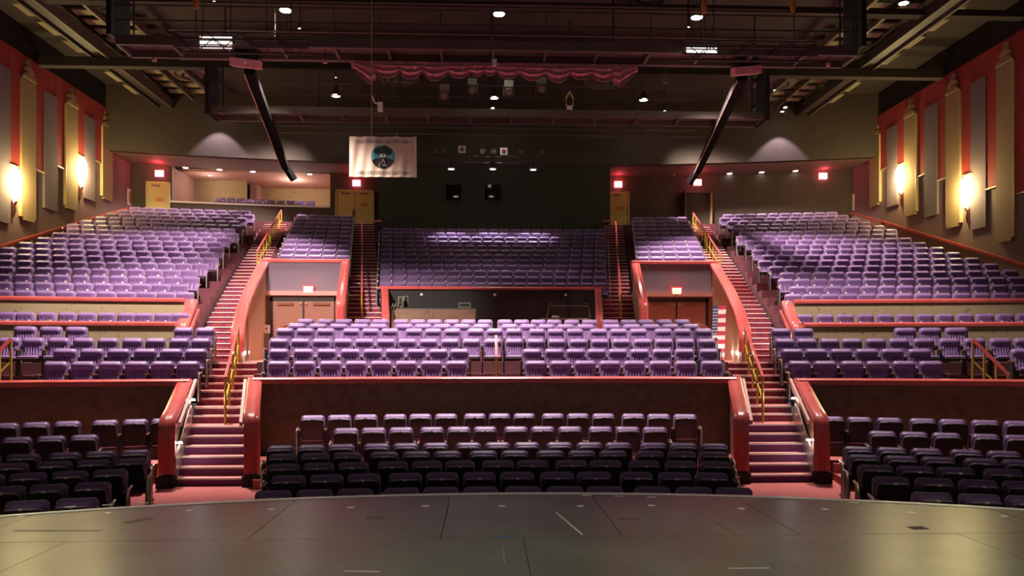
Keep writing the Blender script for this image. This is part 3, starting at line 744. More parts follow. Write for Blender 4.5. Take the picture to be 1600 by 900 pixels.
for k in range(12): x, y = on_arc(1258+31.2*k, 21.75, 86); upseat(x, y, 2.94, -asin(x/86), .98)
for k in range(10): x, y = on_arc(345+15.6*k, 41.6, 80); upseat(x, y, 10.0, 0, .95)
tag(UP.build('theater_seating', [M['fabric'], M['shell'], M['arm'], M['plate'], M['seatedge'], M['metal']], None, True), 'rows of purple seats filling the upper tiers of the house', 'seats')['kind'] = 'stuff'
# ------------------------------------------------------------------ doors of the top landing
def door_single(n, px, hinge, Yw, wd=.95):
    p = at(px, HZ, Yw); y = BY(p.x)-.06
    d = struct(link('door_%d' % n, None, None, (p.x, y-.06, 9.1), -p.x/80))
    MB().bb(-wd/2-.09,-wd/2,0,.08,0,2.32).bb(wd/2,wd/2+.09,0,.08,0,2.32).bb(-wd/2-.09,wd/2+.09,0,.08,2.23,2.32).build('door_frame', M['doortan'], d)
    lf = MB().bb(-wd/2+.01,wd/2-.01,.03,.07,.01,2.22).build('door_leaf', M['doortan'], d)
    MB().bb(-.3,.1,-.0,.03,2.08,2.15).build('door_closer', M['arm'], lf)
    sg = MB()
    for r_ in range(2):
        for c_ in range(5): sg.bb(-.10+.075*c_,-.045+.075*c_,.018,.03,1.32+.11*r_,1.40+.11*r_)
    sg.build('door_notice', M['sign'], lf)
    return d
door_single(1, 252, 1, 39.5); door_single(3, 966.5, 1, 40.7)
p = at(555, HZ, 40.7); d = struct(link('door_2', None, None, (p.x, BY(p.x)-.12, 9.1), -p.x/80))
MB().bb(-1.02,-.93,0,.08,0,2.3).bb(.93,1.02,0,.08,0,2.3).bb(-1.02,1.02,0,.08,2.21,2.3).build('door_frame', M['doortan'], d)
for q in (-1,1):
    lf = MB().bb(q*.01,q*.92,.03,.07,.01,2.2).build('door_leaf', M['doortan'], d)
    MB().bb(q*.25,q*.7,0,.03,2.06,2.13).build('door_closer', M['arm'], lf)
    if q > 0:
        sg = MB()
        for r_ in range(2):
            for c_ in range(5): sg.bb(.30+.075*c_,.355+.075*c_,.018,.03,1.45+.1*r_,1.52+.1*r_)
        sg.build('door_notice', M['sign'], lf)
    else: MB().bb(-.14,-.02,.0,.03,.85,1.22).build('lock_plate', M['arm'], lf)

# alcove frame under the second right exit sign
p0, p1 = at(1068,300,40.2), at(1112,300,40.0)
t = struct(link('door_4', None, None, ((p0.x+p1.x)/2, BY(p0.x)-.12, 9.1))); hw = (p1.x-p0.x)/2
MB().bb(-hw,hw,-.3,.1,2.15,2.28).build('door_header', M['blackwall'], t)
MB().bb(hw-.06,hw,-.3,.1,0,2.15).build('door_jamb', M['tan2'], t); MB().bb(-hw,-hw+.06,-.3,.1,0,2.15).build('door_jamb', M['blackwall'], t)  # right jamb tan as if lit, left one dark: light put into colour
MB().bb(-hw+.06,hw-.06,.05,.1,0,2.15).build('door_leaf', M['booth'], t)  # near-black sheet stands for the shade inside the alcove
# little poster frames on the side walls of the landing
for s, nm in SIDES:
    t = thing('poster_frame', 'small white framed notice on the %s side wall by the exit' % nm, 'frame', (s*(WS[s]-.03), 38.9, 10.55))
    MB().bb(-.02,.02,-.32,.32,-.42,.42).build('frame', M['white'], t); MB().bb(-.03,.03,-.2,.2,-.3,.3).build('sheet', M['tan2'], t)

# ------------------------------------------------------------------ exit signs
def text_mesh(txt, size, depth=.006):
    c = bpy.data.curves.new('t', 'FONT'); c.body = txt; c.size = size; c.align_x = 'CENTER'; c.align_y = 'CENTER'; c.extrude = depth
    o = bpy.data.objects.new('t', c); COL.objects.link(o)
    me = bpy.data.meshes.new_from_object(o.evaluated_get(bpy.context.evaluated_depsgraph_get()))
    bpy.data.objects.remove(o); bpy.data.curves.remove(c); return me
tx = text_mesh('EXIT', .165); tx.materials.clear(); tx.materials.append(M['exitface'])
def exit_sign(px, py, Y, label, bright=True, k=1):
    p = at(px, py, Y); t = thing('exit_sign', label, 'sign', p, group='lit exit signs')
    MB().bb(-.20,.20,-.04,.05,-.155,.155).build('housing', M['exit' if bright else 'exitred'], t)
    if not bright: MB().bb(-.16,.16,-.05,-.04,-.11,.11).build('panel', M['exitface'], t)
    o = link('lettering', tx, t, (0,-.055,0)); o.rotation_euler = (pi/2,0,0)
    if not bright:
        o.data = tx.copy(); o.data.materials.clear(); o.data.materials.append(M['exitred']); o.scale = (.7,.8,1); o.location.y = -.056
    lamp('POINT', 'exit_lamp', (0,-.20,.32), EXIT_W*k if bright else 2, (1,.06,.09), t, size=.12)
exit_sign(249,271,38.9,'glowing red exit sign above the far left door', k=2.2)
exit_sign(557,286,40.55,'glowing red exit sign above the tan double doors')
exit_sign(966,288,40.55,'glowing red exit sign above the single door right of centre')
exit_sign(1090,285,39.6,'glowing red exit sign above the dark alcove on the right')
exit_sign(1286,275,38.9,'glowing red exit sign in the far right corner', k=2.2)
exit_sign(482,452.5,27.65,'small lit exit sign in the left vomitory', False)
exit_sign(1057,455,27.65,'small lit exit sign in the right vomitory', False)

# ------------------------------------------------------------------ downlights in the soffits
for i, (px, py) in enumerate(((290,262),(343,265),(395,268),(484,272),(533,275),(1005,277),(1053,275),(1140,271),(1190,269),(1243,267),(705,264),(770,264),(833,265))):
    Y = 9.5*F/(HZ-py); mid = i >= 10
    for _ in range(6): Y = (9.53*F/(HZ-py)-(at(px,py,Y).x-CX)*sin(YAW))/cos(YAW)
    if mid: Y = 35.4
    p = at(px, py, Y)
    side = 'left' if i < 5 else ('right' if i < 10 else 'centre')
    n = i+1 if i < 5 else (i-4 if i < 10 else i-9)
    t = thing('downlight', 'round recessed ceiling light, %s from left over the %s top rows' % (ORD(n), side), 'light', (p.x, p.y, ZSOF-.02 if not mid else p.z), group='downlights along the back')
    MB().lathe([(.0,.02),(.13,.02),(.13,-.015),(.17,-.02),(.17,.03)], n=14).build('trim_ring', M['white'], t)
    MB().lathe([(.0,-.012),(.125,-.012)], n=14).build('lens', M['downglow'], t)
    if mid: MB().lathe([(.16,.03),(.16,.30),(.02,.34),(.02,ZC-p.z)], n=12).build('can', M['black'], t)
    lamp('SPOT', 'down_lamp', (0,0,-.05), SOFFIT_W*(1.2 if mid else 1), (.90,.88,1.0), t, 60 if not mid else 46, .5, rot=(0 if mid else RAD(-26),0,0), size=.08)

# ------------------------------------------------------------------ sconces
def sconce(s, nm, Y, z, label):
    t = thing('wall_sconce', label, 'lamp', (s*(WS[s]-.06), Y, z), group='glowing wall sconces')
    if s > 0: t.rotation_euler = (0,0,pi)
    # flame shaped half bowl, flaring upward, with dark bracket and finial
    prof = [(.03,-.62),(.10,-.50),(.20,-.30),(.27,-.05),(.29,.20),(.26,.42),(.20,.58),(.11,.68),(0,.72)]
    mb = MB(); n = 10
    vs_ = [(r*sin(pi*k/n)*.9+.02, r*cos(pi*k/n), zz) for r, zz in prof for k in range(n+1)]
    fs = [(i*(n+1)+k, i*(n+1)+k+1, (i+1)*(n+1)+k+1, (i+1)*(n+1)+k) for i in range(len(prof)-1) for k in range(n)]
    mb.add(vs_, fs).build('glass_shade', M['sconce'], t, True)
    MB().bb(-.03,.02,-.05,.05,-1.2,-.4).build('back_plate', M['arm'], t)
    MB().tube([(.03,0,-1.15),(.08,.0,-.95),(.05,.03,-.75),(.10,0,-.58)], [.012,.03,.025,.05], 8).build('bracket', M['arm'], t, True)
    MB().bb(.0,.06,-.28,.28,.74,.78).build('top_bar', M['gilt'], t)
    for dx, wt in ((.42, 1.0),):
        lamp('POINT', 'sconce_lamp', (dx,0,.1), SCONCE_W*wt, (1,.77,.33), t, size=.2)
for s, nm in SIDES:
    for Y, z, w_ in ((29.3,9.05,'nearer the stage'),(34.05,10.65,'farther back')):
        sconce(s, nm, Y, z, 'yellow flame-shaped sconce on %s wall, %s' % (nm, w_))

# ------------------------------------------------------------------ ceiling rig
def pendant(x, y, z, watts, cone, tb, to, label):
    t = thing('pendant_light', label, 'light', (x,y,z), group='house lights under the ceiling')
    MB().lathe([(.0,.42),(.06,.42),(.10,.30),(.22,.10),(.24,-.02),(.20,-.02),(.0,.12)], n=18).build('shade', M['steel'], t, True)
    MB().lathe([(.0,-.03),(.19,-.03),(.20,0),(.0,.02)], n=18).build('lens', M['lampglow'], t)
    MB().tube([(0,0,.4),(0,0,ZC-z)], .015, 6).build('cord', M['black'], t)
    lamp('SPOT', 'house_lamp', (0,0,-.08), watts, WHITE, t, cone, .55, rot=(RAD(tb), RAD(-to if x > 0 else to), 0), size=.4)
rows_ = ('front','middle','rear'); cols_ = ('left','centre','right')
for i, (x, y, z, wt, cn, tb, to) in enumerate(HOUSE):
    pendant(x, y, z, wt, cn, tb, to, 'bright round pendant lamp, %s of the %s row of ceiling lamps' % (cols_[i%3], rows_[i//3]))
for s, nm in SIDES:   # spots grazing the upper back wall
    p = at(336 if s < 0 else 1222, 150, 36.4); x = p.x
    t = thing('spot_can', 'small spotlight grazing the dark back wall on the %s' % nm, 'light', (x, arcY(38.6,75,x)-.85, 14.5))
    MB().tube([(0,0,0),(0,0,.3)], .09, 10).build('can', M['black'], t); MB().lathe([(0,-.006),(.075,-.006)], n=10).build('lens', M['lampglow'], t)
    MB().tube([(0,0,.3),(0,0,ZC-14.5)], .015, 6).build('stem', M['black'], t)
    lamp('SPOT', 'graze_lamp', (0,0,-.05), 620, (.95,.78,.95), t, 80, .3, rot=(RAD(2),0,0), size=.04)
# catwalks
def catwalk(label, Y0, z, hx, w_=1.0, pitch=1.55):
    t = thing('catwalk', label, 'catwalk', (0,Y0,z))
    for dy in (0, w_): MB().bb(-hx,hx,dy-.05,dy+.05,0,.28).build('beam', M['duct'], t)
    MB().bb(-hx,hx,.05,w_-.05,.22,.27).build('deck', M['duct'], t)
    n = int(2*hx/pitch)
    for i in range(n+1):
        x = -hx+2*hx*i/n; MB().bb(x-.04,x+.04,.05,w_-.05,.02,.22).build('rib', M['duct'], t)
    for zz in (.75,1.2):
        MB().tube([(-hx,0,zz),(hx,0,zz)], .025, 6).build('guard_rail', M['steel'], t)
    for i in range(0,n+1,2):
        x = -hx+2*hx*i/n; MB().tube([(x,0,.28),(x,0,1.2)], .025, 6).build('guard_post', M['steel'], t)
    for x in (-hx+.3,-hx/3,hx/3,hx-.3):
        MB().tube([(x,w_/2,.28),(x,w_/2,ZC-z)], .03, 6).build('hanger', M['black'], t)
    return t
c1 = catwalk('long steel catwalk carrying the red swag valance', 23.05, 11.95, 11.3)
c2 = catwalk('rear steel catwalk crossing in front of the back wall', 29.5, 11.95, 10.8)
for s in (-1,1):
    MB().bb(s*11.3,s*11.45,-.3,.9,.2,2.6).build('end_panel', M['black'], c1)
    MB().bb(s*10.8,s*10.95,-.2,.9,-.1,2.0).build('end_panel', M['black'], c2)
# cross beams and pipes in the roof
for i, (Y, z, hx, r) in enumerate(((20.5,13.6,10.5,.03),(21.6,14.1,10.5,.03),(22.75,13.2,9,.025),(25.6,13.5,10.8,.03),(26.6,12.9,10.8,.03),(28.2,13.8,10.8,.03),(31.8,12.6,10.2,.03),(33.2,12.3,9.5,.03),(34.6,13.0,9.5,.03))):
    tag(MB().tube([(-hx,0,0),(hx,0,0)], r, 6).build('lighting_pipe', M['duct'], None, False, (0,Y,z)), 'thin horizontal rigging pipe under the roof, %s from the stage' % ORD(i+1), 'pipe', 'rigging pipes')
    o = [c for c in COL.objects if c.name.startswith('lighting_pipe')][-1]
    for x in (-hx*.7,0,hx*.7): MB().tube([(x,0,0),(x,0,ZC-z)], .012, 5).build('hanger', M['black'], o)
for i, (Y, z) in enumerate(((26.2,14.62),(31.0,14.2))):
    t = tag(MB().bb(-18.1,18.95,-.18,.18,0,(.22,.36)[i]).build('roof_beam', M['ceil'], None, False, (0,Y,z)), 'deep dark beam spanning the ceiling, %s the stage' % ('nearer','farther from')[i], 'beam')
# side ceiling coves with pale tiles
for s, nm in SIDES:
    t = thing('ceiling_cove', 'angled dark cove beam with pale tiles along the %s ceiling' % nm, 'ceiling cove', (s*15.6,20,14.6))
    MB().bb(-.3,.3,0,17.0,0,.25).build('beam', M['steel'], t); MB().bb(-.34,-.26,0,17.0,-.12,.3).build('beam_lip', M['steel'], t); MB().bb(.26,.34,0,17.0,-.12,.3).build('beam_lip', M['duct'], t)
    MB().bb(-s*2.55-.06,-s*2.55+.06,0,17.0,.1,.4).build('inner_channel', M['duct'], t)
    MB().bb(-s*1.35-.05,-s*1.35+.05,0,17.0,.25,.45).build('inner_channel', M['duct'], t)
    for k in range(20):
        y = .4+.84*k
        MB().bb(-s*.35,-s*1.28,y,y+.42,.55,.62).build('tile', M['tile'], t)
        MB().bb(-s*1.42,-s*2.45,y,y+.42,.55,.62).build('tile', M['tile'], t)
        if k % 2 == 0: MB().bb(s*.36,s*1.35,y,y+1.2,.45,.52).build('tile', M['tile'], t)
    # diagonal cable trough running back from a box coloured red for the red light on its end
    a = at(390 if s < 0 else 1160, 106 if s < 0 else 112, 24.3); c = at(446 if s < 0 else 1090, 222 if s < 0 else 225, 37.2)
    a.z = 11.70; c.z = 11.75
    t = thing('cable_trough', 'dark diagonal trough running from red box to back wall, %s' % nm, 'duct', a)
    MB().bar(V((0,0,0)), c-a, .32, .22).build('trough', M['matte'], t)
    MB().bar(V((-.17,0,-.12)), c-a+V((-.17,0,-.12)), .03, .03).build('edge', M['pinktrim'], t)
    MB().bar(c-a+V((0,0,.05)), c-a+V((-s*.30,.45,-.50)), .26, .26).build('drop', M['matte'], t)
    bx = MB().box((0,0,0),(.86,.5,.24)).build('end_box', M['drape'], t); bx.location = (0,-.35,.08); bx.rotation_euler = (RAD(15),s*RAD(-6),0)
    MB().box((.05,-.255,0),(.05,.02,.05)).build('box_light', M['plate'], bx)
    MB().box((0,.1,.22),(.6,.5,.2)).build('bracket', M['black'], bx)
    # box truss with a lit work lamp behind
    x0, x1 = (at(275,0,22).x, at(486,0,22).x) if s < 0 else (at(1063,0,22).x, at(1272,0,22).x)
    zc = at(400,68,22).z
    t = thing('box_truss', 'black box truss hanging in the roof on the %s' % nm, 'truss', ((x0+x1)/2,22,zc)); hx = (x1-x0)/2
    for dy in (-.22,.22):
        for dz in (-.2,.2): MB().tube([(-hx,dy,dz),(hx,dy,dz)], .028, 6).build('chord', M['steel'], t)
    n = 8
    for k in range(n):
        xa, xb = -hx+2*hx*k/n, -hx+2*hx*(k+1)/n
        for dy in (-.22,.22): MB().tube([(xa,dy,-.2 if k%2 else .2),(xb,dy,.2 if k%2 else -.2)], .016, 5).build('lattice', M['steel'], t)
    for x in (-hx*.7,hx*.7): MB().tube([(x,0,.2),(x,0,ZC-zc)], .014, 5).build('hanger', M['black'], t)
    p = at(338 if s < 0 else 1096, 67 if s < 0 else 74, 22.55)
    t = thing('work_light', 'bright white strip work light seen through the %s truss' % nm, 'light', p)
    MB().bb(-.5,.5,-.02,.16,-.02,.10).build('housing', M['steel'], t)
    for k in range(3 if s < 0 else 2): MB().bb(-.46,.46,-.05,-.02,-.17+.13*k,-.10+.13*k).build('tube', M['tube'], t)
    for u in (-.4,.4): MB().tube([(u,.07,.1),(u,.07,ZC-p.z)], .012, 5).build('hanger', M['black'], t)
# extra lamps seen small among the rig
for i, (px, py, Y, w_) in enumerate(((332,-3,24.4,.3),(1412,4,24.6,.3),(338,133,34.8,.16),(499,170,31.2,.14),(1038,173,31.2,.16),(1212,140,34.0,.16),(1227,167,35.4,.16),(770,168,31.2,.14),(525,120,30.9,.05),(468,43,26,.07),(1076,41,26,.07))):
    p = at(px, py, Y); t = thing('rig_lamp', 'small bright work lamp among the roof rigging, number %d from top left' % (i+1), 'light', p, group='small rig lamps')
    t['label'] = ('bright lamp at the top edge, left','bright lamp at the top edge, right','small bright lamp beside the far left ceiling diffuser','small bright lamp over rear catwalk, left of banner rope','small bright lamp over rear catwalk, right of valance','small bright lamp beside the far right ceiling diffuser','small bright lamp below the far right ceiling diffuser','small bright lamp over the middle of the rear catwalk','tiny bright lamp above the left rear pendant','tiny bright lamp beside the left truss','tiny bright lamp beside the right truss')[i]
    MB().lathe([(w_*.5,-.03),(w_*.6,.0),(w_*.3,.2),(.02,.25),(.015,ZC-p.z)], n=12).build('shade', M['black'], t); MB().lathe([(0,-.032),(w_*.5,-.03)], n=12).build('lens', M['lampglow'], t)
# round diffusers
for i, (px, py) in enumerate(((297,128),(622,131),(945,132),(1210,131),(572,2),(1007,3))):
    zz = ZC-.45; Y = (zz-EYE)*F/(HZ-py)*.995; p = at(px, py, Y)
    w_ = ('far left','left of centre','right of centre','far right','front left','front right')[i]
    t = thing('air_diffuser', 'round ceiling diffuser of nested rings, %s' % w_, 'air vent', (p.x,p.y,zz), group='round air diffusers')
    for r0, r1, dz in ((.62,.95,.04),(.36,.56,.0),(.0,.24,-.05)):
        MB().lathe([(r0,dz+.1),(r0+.03,dz),(r1,dz+.06),(r1,dz+.1)], n=28).build('ring', M['duct'], t, True)
    MB().lathe([(.3,.1),(.3,.45)], n=16).build('neck', M['black'], t)
# red swag valance
px_j = [585.5,624,660,699,735,756,776,812,853,889.6,925,960]
Yv = 23.85; zt = at(770,98,Yv).z
t = thing('swag_valance', 'dusky red swagged curtain valance hung under the catwalk', 'curtain', (0,Yv,zt))
def swag(xa, xb, drop, dj, tail=0):
    mb = MB(); nx, nz = 16, 26; vs_ = []
    for j in range(nz+1):
        v = j/nz
        for i in range(nx+1):
            u = i/nx; bell = sin(pi*u)**.75
            dep = dj+(drop-dj)*bell if not tail else drop*(1-u)*.0+ (drop*(u if tail > 0 else 1-u)*.75+drop*.25)
            if tail: dep = drop*(.30+.70*(1-abs(u-(.75 if tail > 0 else .25))/.75))
            fold = .075*sin(v*pi*6.0+1.2*bell)*(.25+bell)*(v**.5)+.02*sin(u*17+v*6)
            vs_.append((xa+(xb-xa)*u, -.10*bell*sin(pi*min(1,v*1.1))-fold-.03, -dep*v))
    fs = [(j*(nx+1)+i, j*(nx+1)+i+1, (j+1)*(nx+1)+i+1, (j+1)*(nx+1)+i) for j in range(nz) for i in range(nx)]
    vs2 = [(x,y+.02,z) for x,y,z in vs_]; o = len(vs_)
    n_ = nx+1; per = list(range(n_))+[j*n_+nx for j in range(1,nz+1)]+[nz*n_+i for i in range(nx-1,-1,-1)]+[j*n_ for j in range(nz-1,0,-1)]
    fs2 = [tuple(o+k for k in f[::-1]) for f in fs]+[(a, o+a, o+c, c) for a, c in zip(per, per[1:]+per[:1])]
    return mb.add(vs_+vs2, fs+fs2)
X = [at(p, 98, Yv).x for p in px_j]
for k, (a, c) in enumerate(zip(X, X[1:])):
    dr = {4:.48,5:.45}.get(k, .60+.05*((k*7)%3-1)); swag(a-.02, c+.02, dr, .30).build('swag', M['drape'], t, True)
swag(at(549,98,Yv).x, X[0]+.03, .78, .2, 1).build('tail', M['drape'], t, True)
swag(X[-1]-.03, at(996,98,Yv).x, .78, .2, -1).build('tail', M['drape'], t, True)
MB().tube([(at(547,98,Yv).x,0,.01),(at(998,98,Yv).x,0,.01)], .03, 6).build('rod', M['steel'], t)
MB().bb(-.10+at(773,98,Yv).x,.06+at(773,98,Yv).x,-.2,-.1,-.17,.05).build('pulley', M['plate'], t)
# moving lights hung between the catwalks, cable hoists, orange chain bags
def fixture(px, py, Y, label, head='round'):
    p = at(px, py, Y); t = thing('stage_light', label, 'stage light', p, group='stage lights')
    MB().bb(-.17,.17,-.14,.14,.16,.40).build('base', M['screen'], t)
    for q in (-1,1): MB().bb(q*.19-.02,q*.19+.02,-.05,.05,-.14,.22).build('yoke', M['steel'], t)
    h = MB().tube([(0,-.22,-.08),(0,-.18,-.06),(0,.16,0)], [.14,.16,.11], 12).build('head', M['steel'], t, True)
    MB().tube([(0,-.235,-.085),(0,-.222,-.08)], .12, 12).build('lens', M['screen'], h)
    MB().tube([(0,0,.4),(0,0,13.83-p.z)], .02, 5).build('clamp', M['black'], t)
for i, (px, py) in enumerate(((694,150),(738,141),(795,144),(846,139))): fixture(px, py, 28.2, 'moving stage light hung under the roof, %s from left' % ORD(i+1))
# hung light batten in front of the booth
t = thing('light_batten', 'black bar of small theatre lamps before the booth wall', 'light bar', at(770,255,36.4))
MB().tube([(-2.9,0,0),(2.9,0,0)], .035, 8).build('bar', M['steel'], t); MB().tube([(-2.9,0,.30),(2.9,0,.30)], .03, 8).build('bar', M['steel'], t)
for x in (-2.8,-1,1,2.8): MB().tube([(x,0,0),(x,0,ZC-V(t.location).z)], .02, 5).build('hanger', M['black'], t)
for i, px in enumerate((682,694,722,754,771,787,814,846)):
    x = at(px,240,36.4).x-t.location.x; sq = px in (722,787); z = .62 if px == 722 else .55
    l = MB().tube([(x,.18,z+.02),(x,-.22,z-.04)], [.13,.17], 10).build('lamp_body', M['steel'], t, True)
    if sq:
        MB().bb(x-.17,x+.17,-.26,-.24,z-.21,z+.13).build('square_front', M['plate'], l); MB().tube([(x,-.262,z-.04),(x,-.272,z-.04)], .11, 12).build('lens', M['arm'], l)
    else: MB().tube([(x,-.235,z-.04),(x,-.228,z-.04)], .13, 10).build('lens', M['duct'], l)
    MB().bb(x-.02,x+.02,-.02,.02,.3,z-.05).build('clamp', M['black'], l)
for i, (px, py, Y) in enumerate(((306,3,21.2),(1100,10,21.2),(1239,8,21.2))):
    p = at(px, py, Y)
    t = thing('chain_bag', 'orange hoist chain bag hanging in the roof, %s from left' % ORD(i+1), 'bag', p, group='orange chain bags')
    MB().tube([(0,0,-.20),(0,0,-.14),(0,0,.0),(0,0,.25)], [.04,.08,.085,.06], 10).build('bag', M['orange'], t, True)
    MB().tube([(0,0,-.2),(0,0,-.95)], .01, 5).build('chain', M['duct'], t); MB().tube([(0,0,.25),(0,0,ZC-p.z)], .012, 5).build('hanger', M['black'], t)
p = at(890,156,28.6); t = thing('cable_hoist', 'pale yellow cable hoist hook hanging under the roof', 'hoist', p)
MB().tube([(0,0,.3),(-.14,0,.05),(-.13,0,-.2),(0,0,-.3),(.13,0,-.2),(.14,0,.05),(0,0,.3)], .035, 6).build('hook', M['hoist'], t, True)
MB().bb(-.1,.1,-.06,.06,-.36,-.24).build('block', M['plate'], t); MB().tube([(0,0,.3),(0,0,ZC-p.z)], .02, 5).build('cable', M['black'], t)
p = at(594,163,28.6); t = thing('cable_hanger', 'pale cable clamp dangling under the roof left of centre', 'clamp', p)
MB().tube([(-.3,0,.3),(-.2,0,.05),(-.02,0,0)], .025, 6).build('hook', M['plate'], t); MB().bb(-.09,.09,-.05,.05,-.28,.08).build('body', M['plate'], t); MB().tube([(0,0,.08),(0,0,ZC-p.z)], .012, 5).build('cable', M['black'], t)
for i, (px, py, Y) in enumerate(((241,93,23.4),(508,96,23.4),(1294,101,23.4))):
    p = at(px, py, Y); t = thing('beacon', 'small orange lamp on the front catwalk, %s from left' % ORD(i+1), 'light', p, group='orange beacons')
    MB().lathe([(0,-.07),(.07,-.05),(.07,.05),(0,.07)], n=10).build('globe', M['pinktrim'], t); MB().tube([(0,0,.05),(.0,0,12.2-p.z)], .015, 5).build('stem', M['steel'], t)
p = at(1040,124,23.6); t = thing('microphone', 'small grey hanging microphone right of the valance', 'microphone', p)
MB().tube([(0,0,-.12),(0,0,-.05),(0,0,.15)], [.07,.07,.03], 10).build('body', M['duct'], t); MB().tube([(0,0,.15),(0,0,12.2-p.z)], .012, 5).build('cable', M['duct'], t)
# ------------------------------------------------------------------ banner
Yb = 22.4; a, c = at(546,213,Yb), at(651,277,Yb); bw, bh = c.x-a.x, a.z-c.z
t = thing('banner', 'white flag with tree in round teal emblem hanging from ropes', 'flag', ((a.x+c.x)/2, Yb, c.z))
wave = lambda x, z: .035*sin(x*9+z*1.5)*(.35+.65*z/bh)+.02*sin(x*21-z*3)
def cloth(pts_f, nx, nz, off):   # grid patch mapped by pts_f(u,v) -> (x,z)
    mb = MB(); vs_ = []
    for j in range(nz+1):
        for i in range(nx+1):
            x, z = pts_f(i/nx, j/nz); vs_.append((x, wave(x,z)-off, z))
    return mb.add(vs_, [(j*(nx+1)+i, j*(nx+1)+i+1, (j+1)*(nx+1)+i+1, (j+1)*(nx+1)+i) for j in range(nz) for i in range(nx)])
f0 = lambda u, v: (-bw/2+bw*u, bh*v)
fr = cloth(f0, 60, 24, 0); bkv = [(x,y+.008,z) for x,y,z in fr.v]; n0 = len(fr.v); ff = list(fr.f); fr.add(bkv, [f[::-1] for f in ff])
fr.build('cloth', M['banner'], t, True)
R0 = bh*.295; zc = bh*.5
disc = lambda u, v: (R0*v*cos(2*pi*u), zc+R0*v*sin(2*pi*u))
cloth(disc, 40, 8, .006).build('emblem_disc', M['teal'], t, True)
hb = zc-R0*.05
def hill(u, v):
    x = (-1+2*u)*R0*.985; ztop = min(zc+sqrt(max(0,R0*R0-x*x)), hb-.55*(x/R0)**2*R0*.62); zbm = zc-sqrt(max(0,R0*R0-x*x)); ztop = max(ztop, zbm); return x, zbm+(ztop-zbm)*v
cloth(hill, 30, 8, .009).build('emblem_hill', M['hill'], t, True)
def blob(cx, cz, rx, rz, m, name, off): cloth(lambda u, v: (cx+rx*v*cos(2*pi*u)*(1+.18*sin(u*2*pi*7)), cz+rz*v*sin(2*pi*u)*(1+.18*cos(u*2*pi*5))), 28, 3, off).build(name, M[m], t, True)
blob(0, zc+R0*.55, R0*.62, R0*.36, 'leaf', 'tree_crown', .009)
blob(-R0*.42, zc+R0*.42, R0*.35, R0*.22, 'leaf', 'tree_crown', .010)
blob(R0*.45, zc+R0*.38, R0*.33, R0*.22, 'leaf', 'tree_crown', .010)
blob(0, zc+R0*.10, R0*.26, R0*.16, 'cloudy', 'tree_roots', .011)
cloth(lambda u, v: (R0*(-.05+.10*u), zc+R0*(.02+.35*v)), 4, 6, .013).build('tree_trunk', M['leaf'], t, True)
pts = [(-.28,-.86),(-.36,-.72),(-.25,-.58),(-.08,-.46),(-.02,-.30),(-.04,-.16),(.06,-.30),(.14,-.48),(.14,-.62),(.06,-.74),(.0,-.64),(.08,-.80),(.18,-.66),(.28,-.80)]
MB().tube([(R0*x, wave(R0*x, zc+R0*z)-.014, zc+R0*z) for x, z in pts], .010, 5).build('white_squiggle', M['cloudy'], t)
for zz in (bh*.875, bh*.10):
    for k in range(7):
        x = -bw*.395+bw*.80*k/6; cloth(lambda u, v: (x-.010+.02*u, zz-.05+.10*v), 2, 3, .007).build('border_bar', M['ink'], t)
        if k < 6:
            for r_ in range(3): cloth(lambda u, v: (x+.045+(bw*.80/6-.09)*u, zz-.045+.036*r_+.018*v), 6, 1, .007).build('border_dash', M['ink'], t)
for i, px in enumerate((580,620)):
    x = at(px,200,Yb).x-t.location.x; MB().tube([(x,-.0,bh-.02),(x,0,bh+.14)], .008, 5).build('grommet_cord', M['metal'], t)
x = at(581,100,Yb).x-t.location.x; MB().tube([(x,-.03,bh+.1),(x,-.03,ZC-c.z)], .011, 6).build('rope', M['gilt'], t)
MB().tube([(x-.35,0,bh+.13),(at(620,200,Yb).x-t.location.x+.3,0,bh+.13)], .012, 6).build('hanging_bar', M['black'], t)

# ------------------------------------------------------------------ striped flag leaning in the right vomitory
xw = oi(21.9)-.2
t = thing('striped_flag', 'red and white striped flag with starry blue field leaning in right vomitory', 'flag', (xw-.52, 22.0, 2.47))
Hf = 1.62; y0 = -.02; wf = .62
def fp(u, v): return V((-.30+.50*u+.16*v*.75, .30*u-.10+.18*v, .02+Hf*v+.06*u*(v-.3)))     # leaning sheet
for k in range(13):
    v0, v1 = k/13, (k+1)/13; u0 = .0 if k < 6 else .42
    p = [fp(u0,v0), fp(1,v0), fp(1,v1), fp(u0,v1)]; nrm = (p[1]-p[0]).cross(p[3]-p[0]).normalized()*.015
    MB().prism(p, nrm).build('stripe', M['flagred' if k % 2 == 0 else 'flagwhite'], t)
p = [fp(0,6/13), fp(.42,6/13), fp(.42,1), fp(0,1)]; nrm = (p[1]-p[0]).cross(p[3]-p[0]).normalized()
cn = MB().prism(p, nrm*.015).build('canton', M['flagblue'], t)
for r_ in range(9):
    for c_ in range(3):
        q = fp(.08+.13*c_, 6/13+.03+.055*r_)
        g = MB(); e1 = (p[1]-p[0]).normalized(); e2 = (p[3]-p[0]).normalized()
        pl = [q+(e1*cos(pi/2+k*pi/5)+e2*sin(pi/2+k*pi/5))*(.030 if k % 2 == 0 else .014) for k in range(10)]
        for sg in (-1,1): g.prism([z_+nrm*(.016 if sg > 0 else -.004) for z_ in pl], nrm*.003)
        g.build('star', M['flagwhite'], cn)
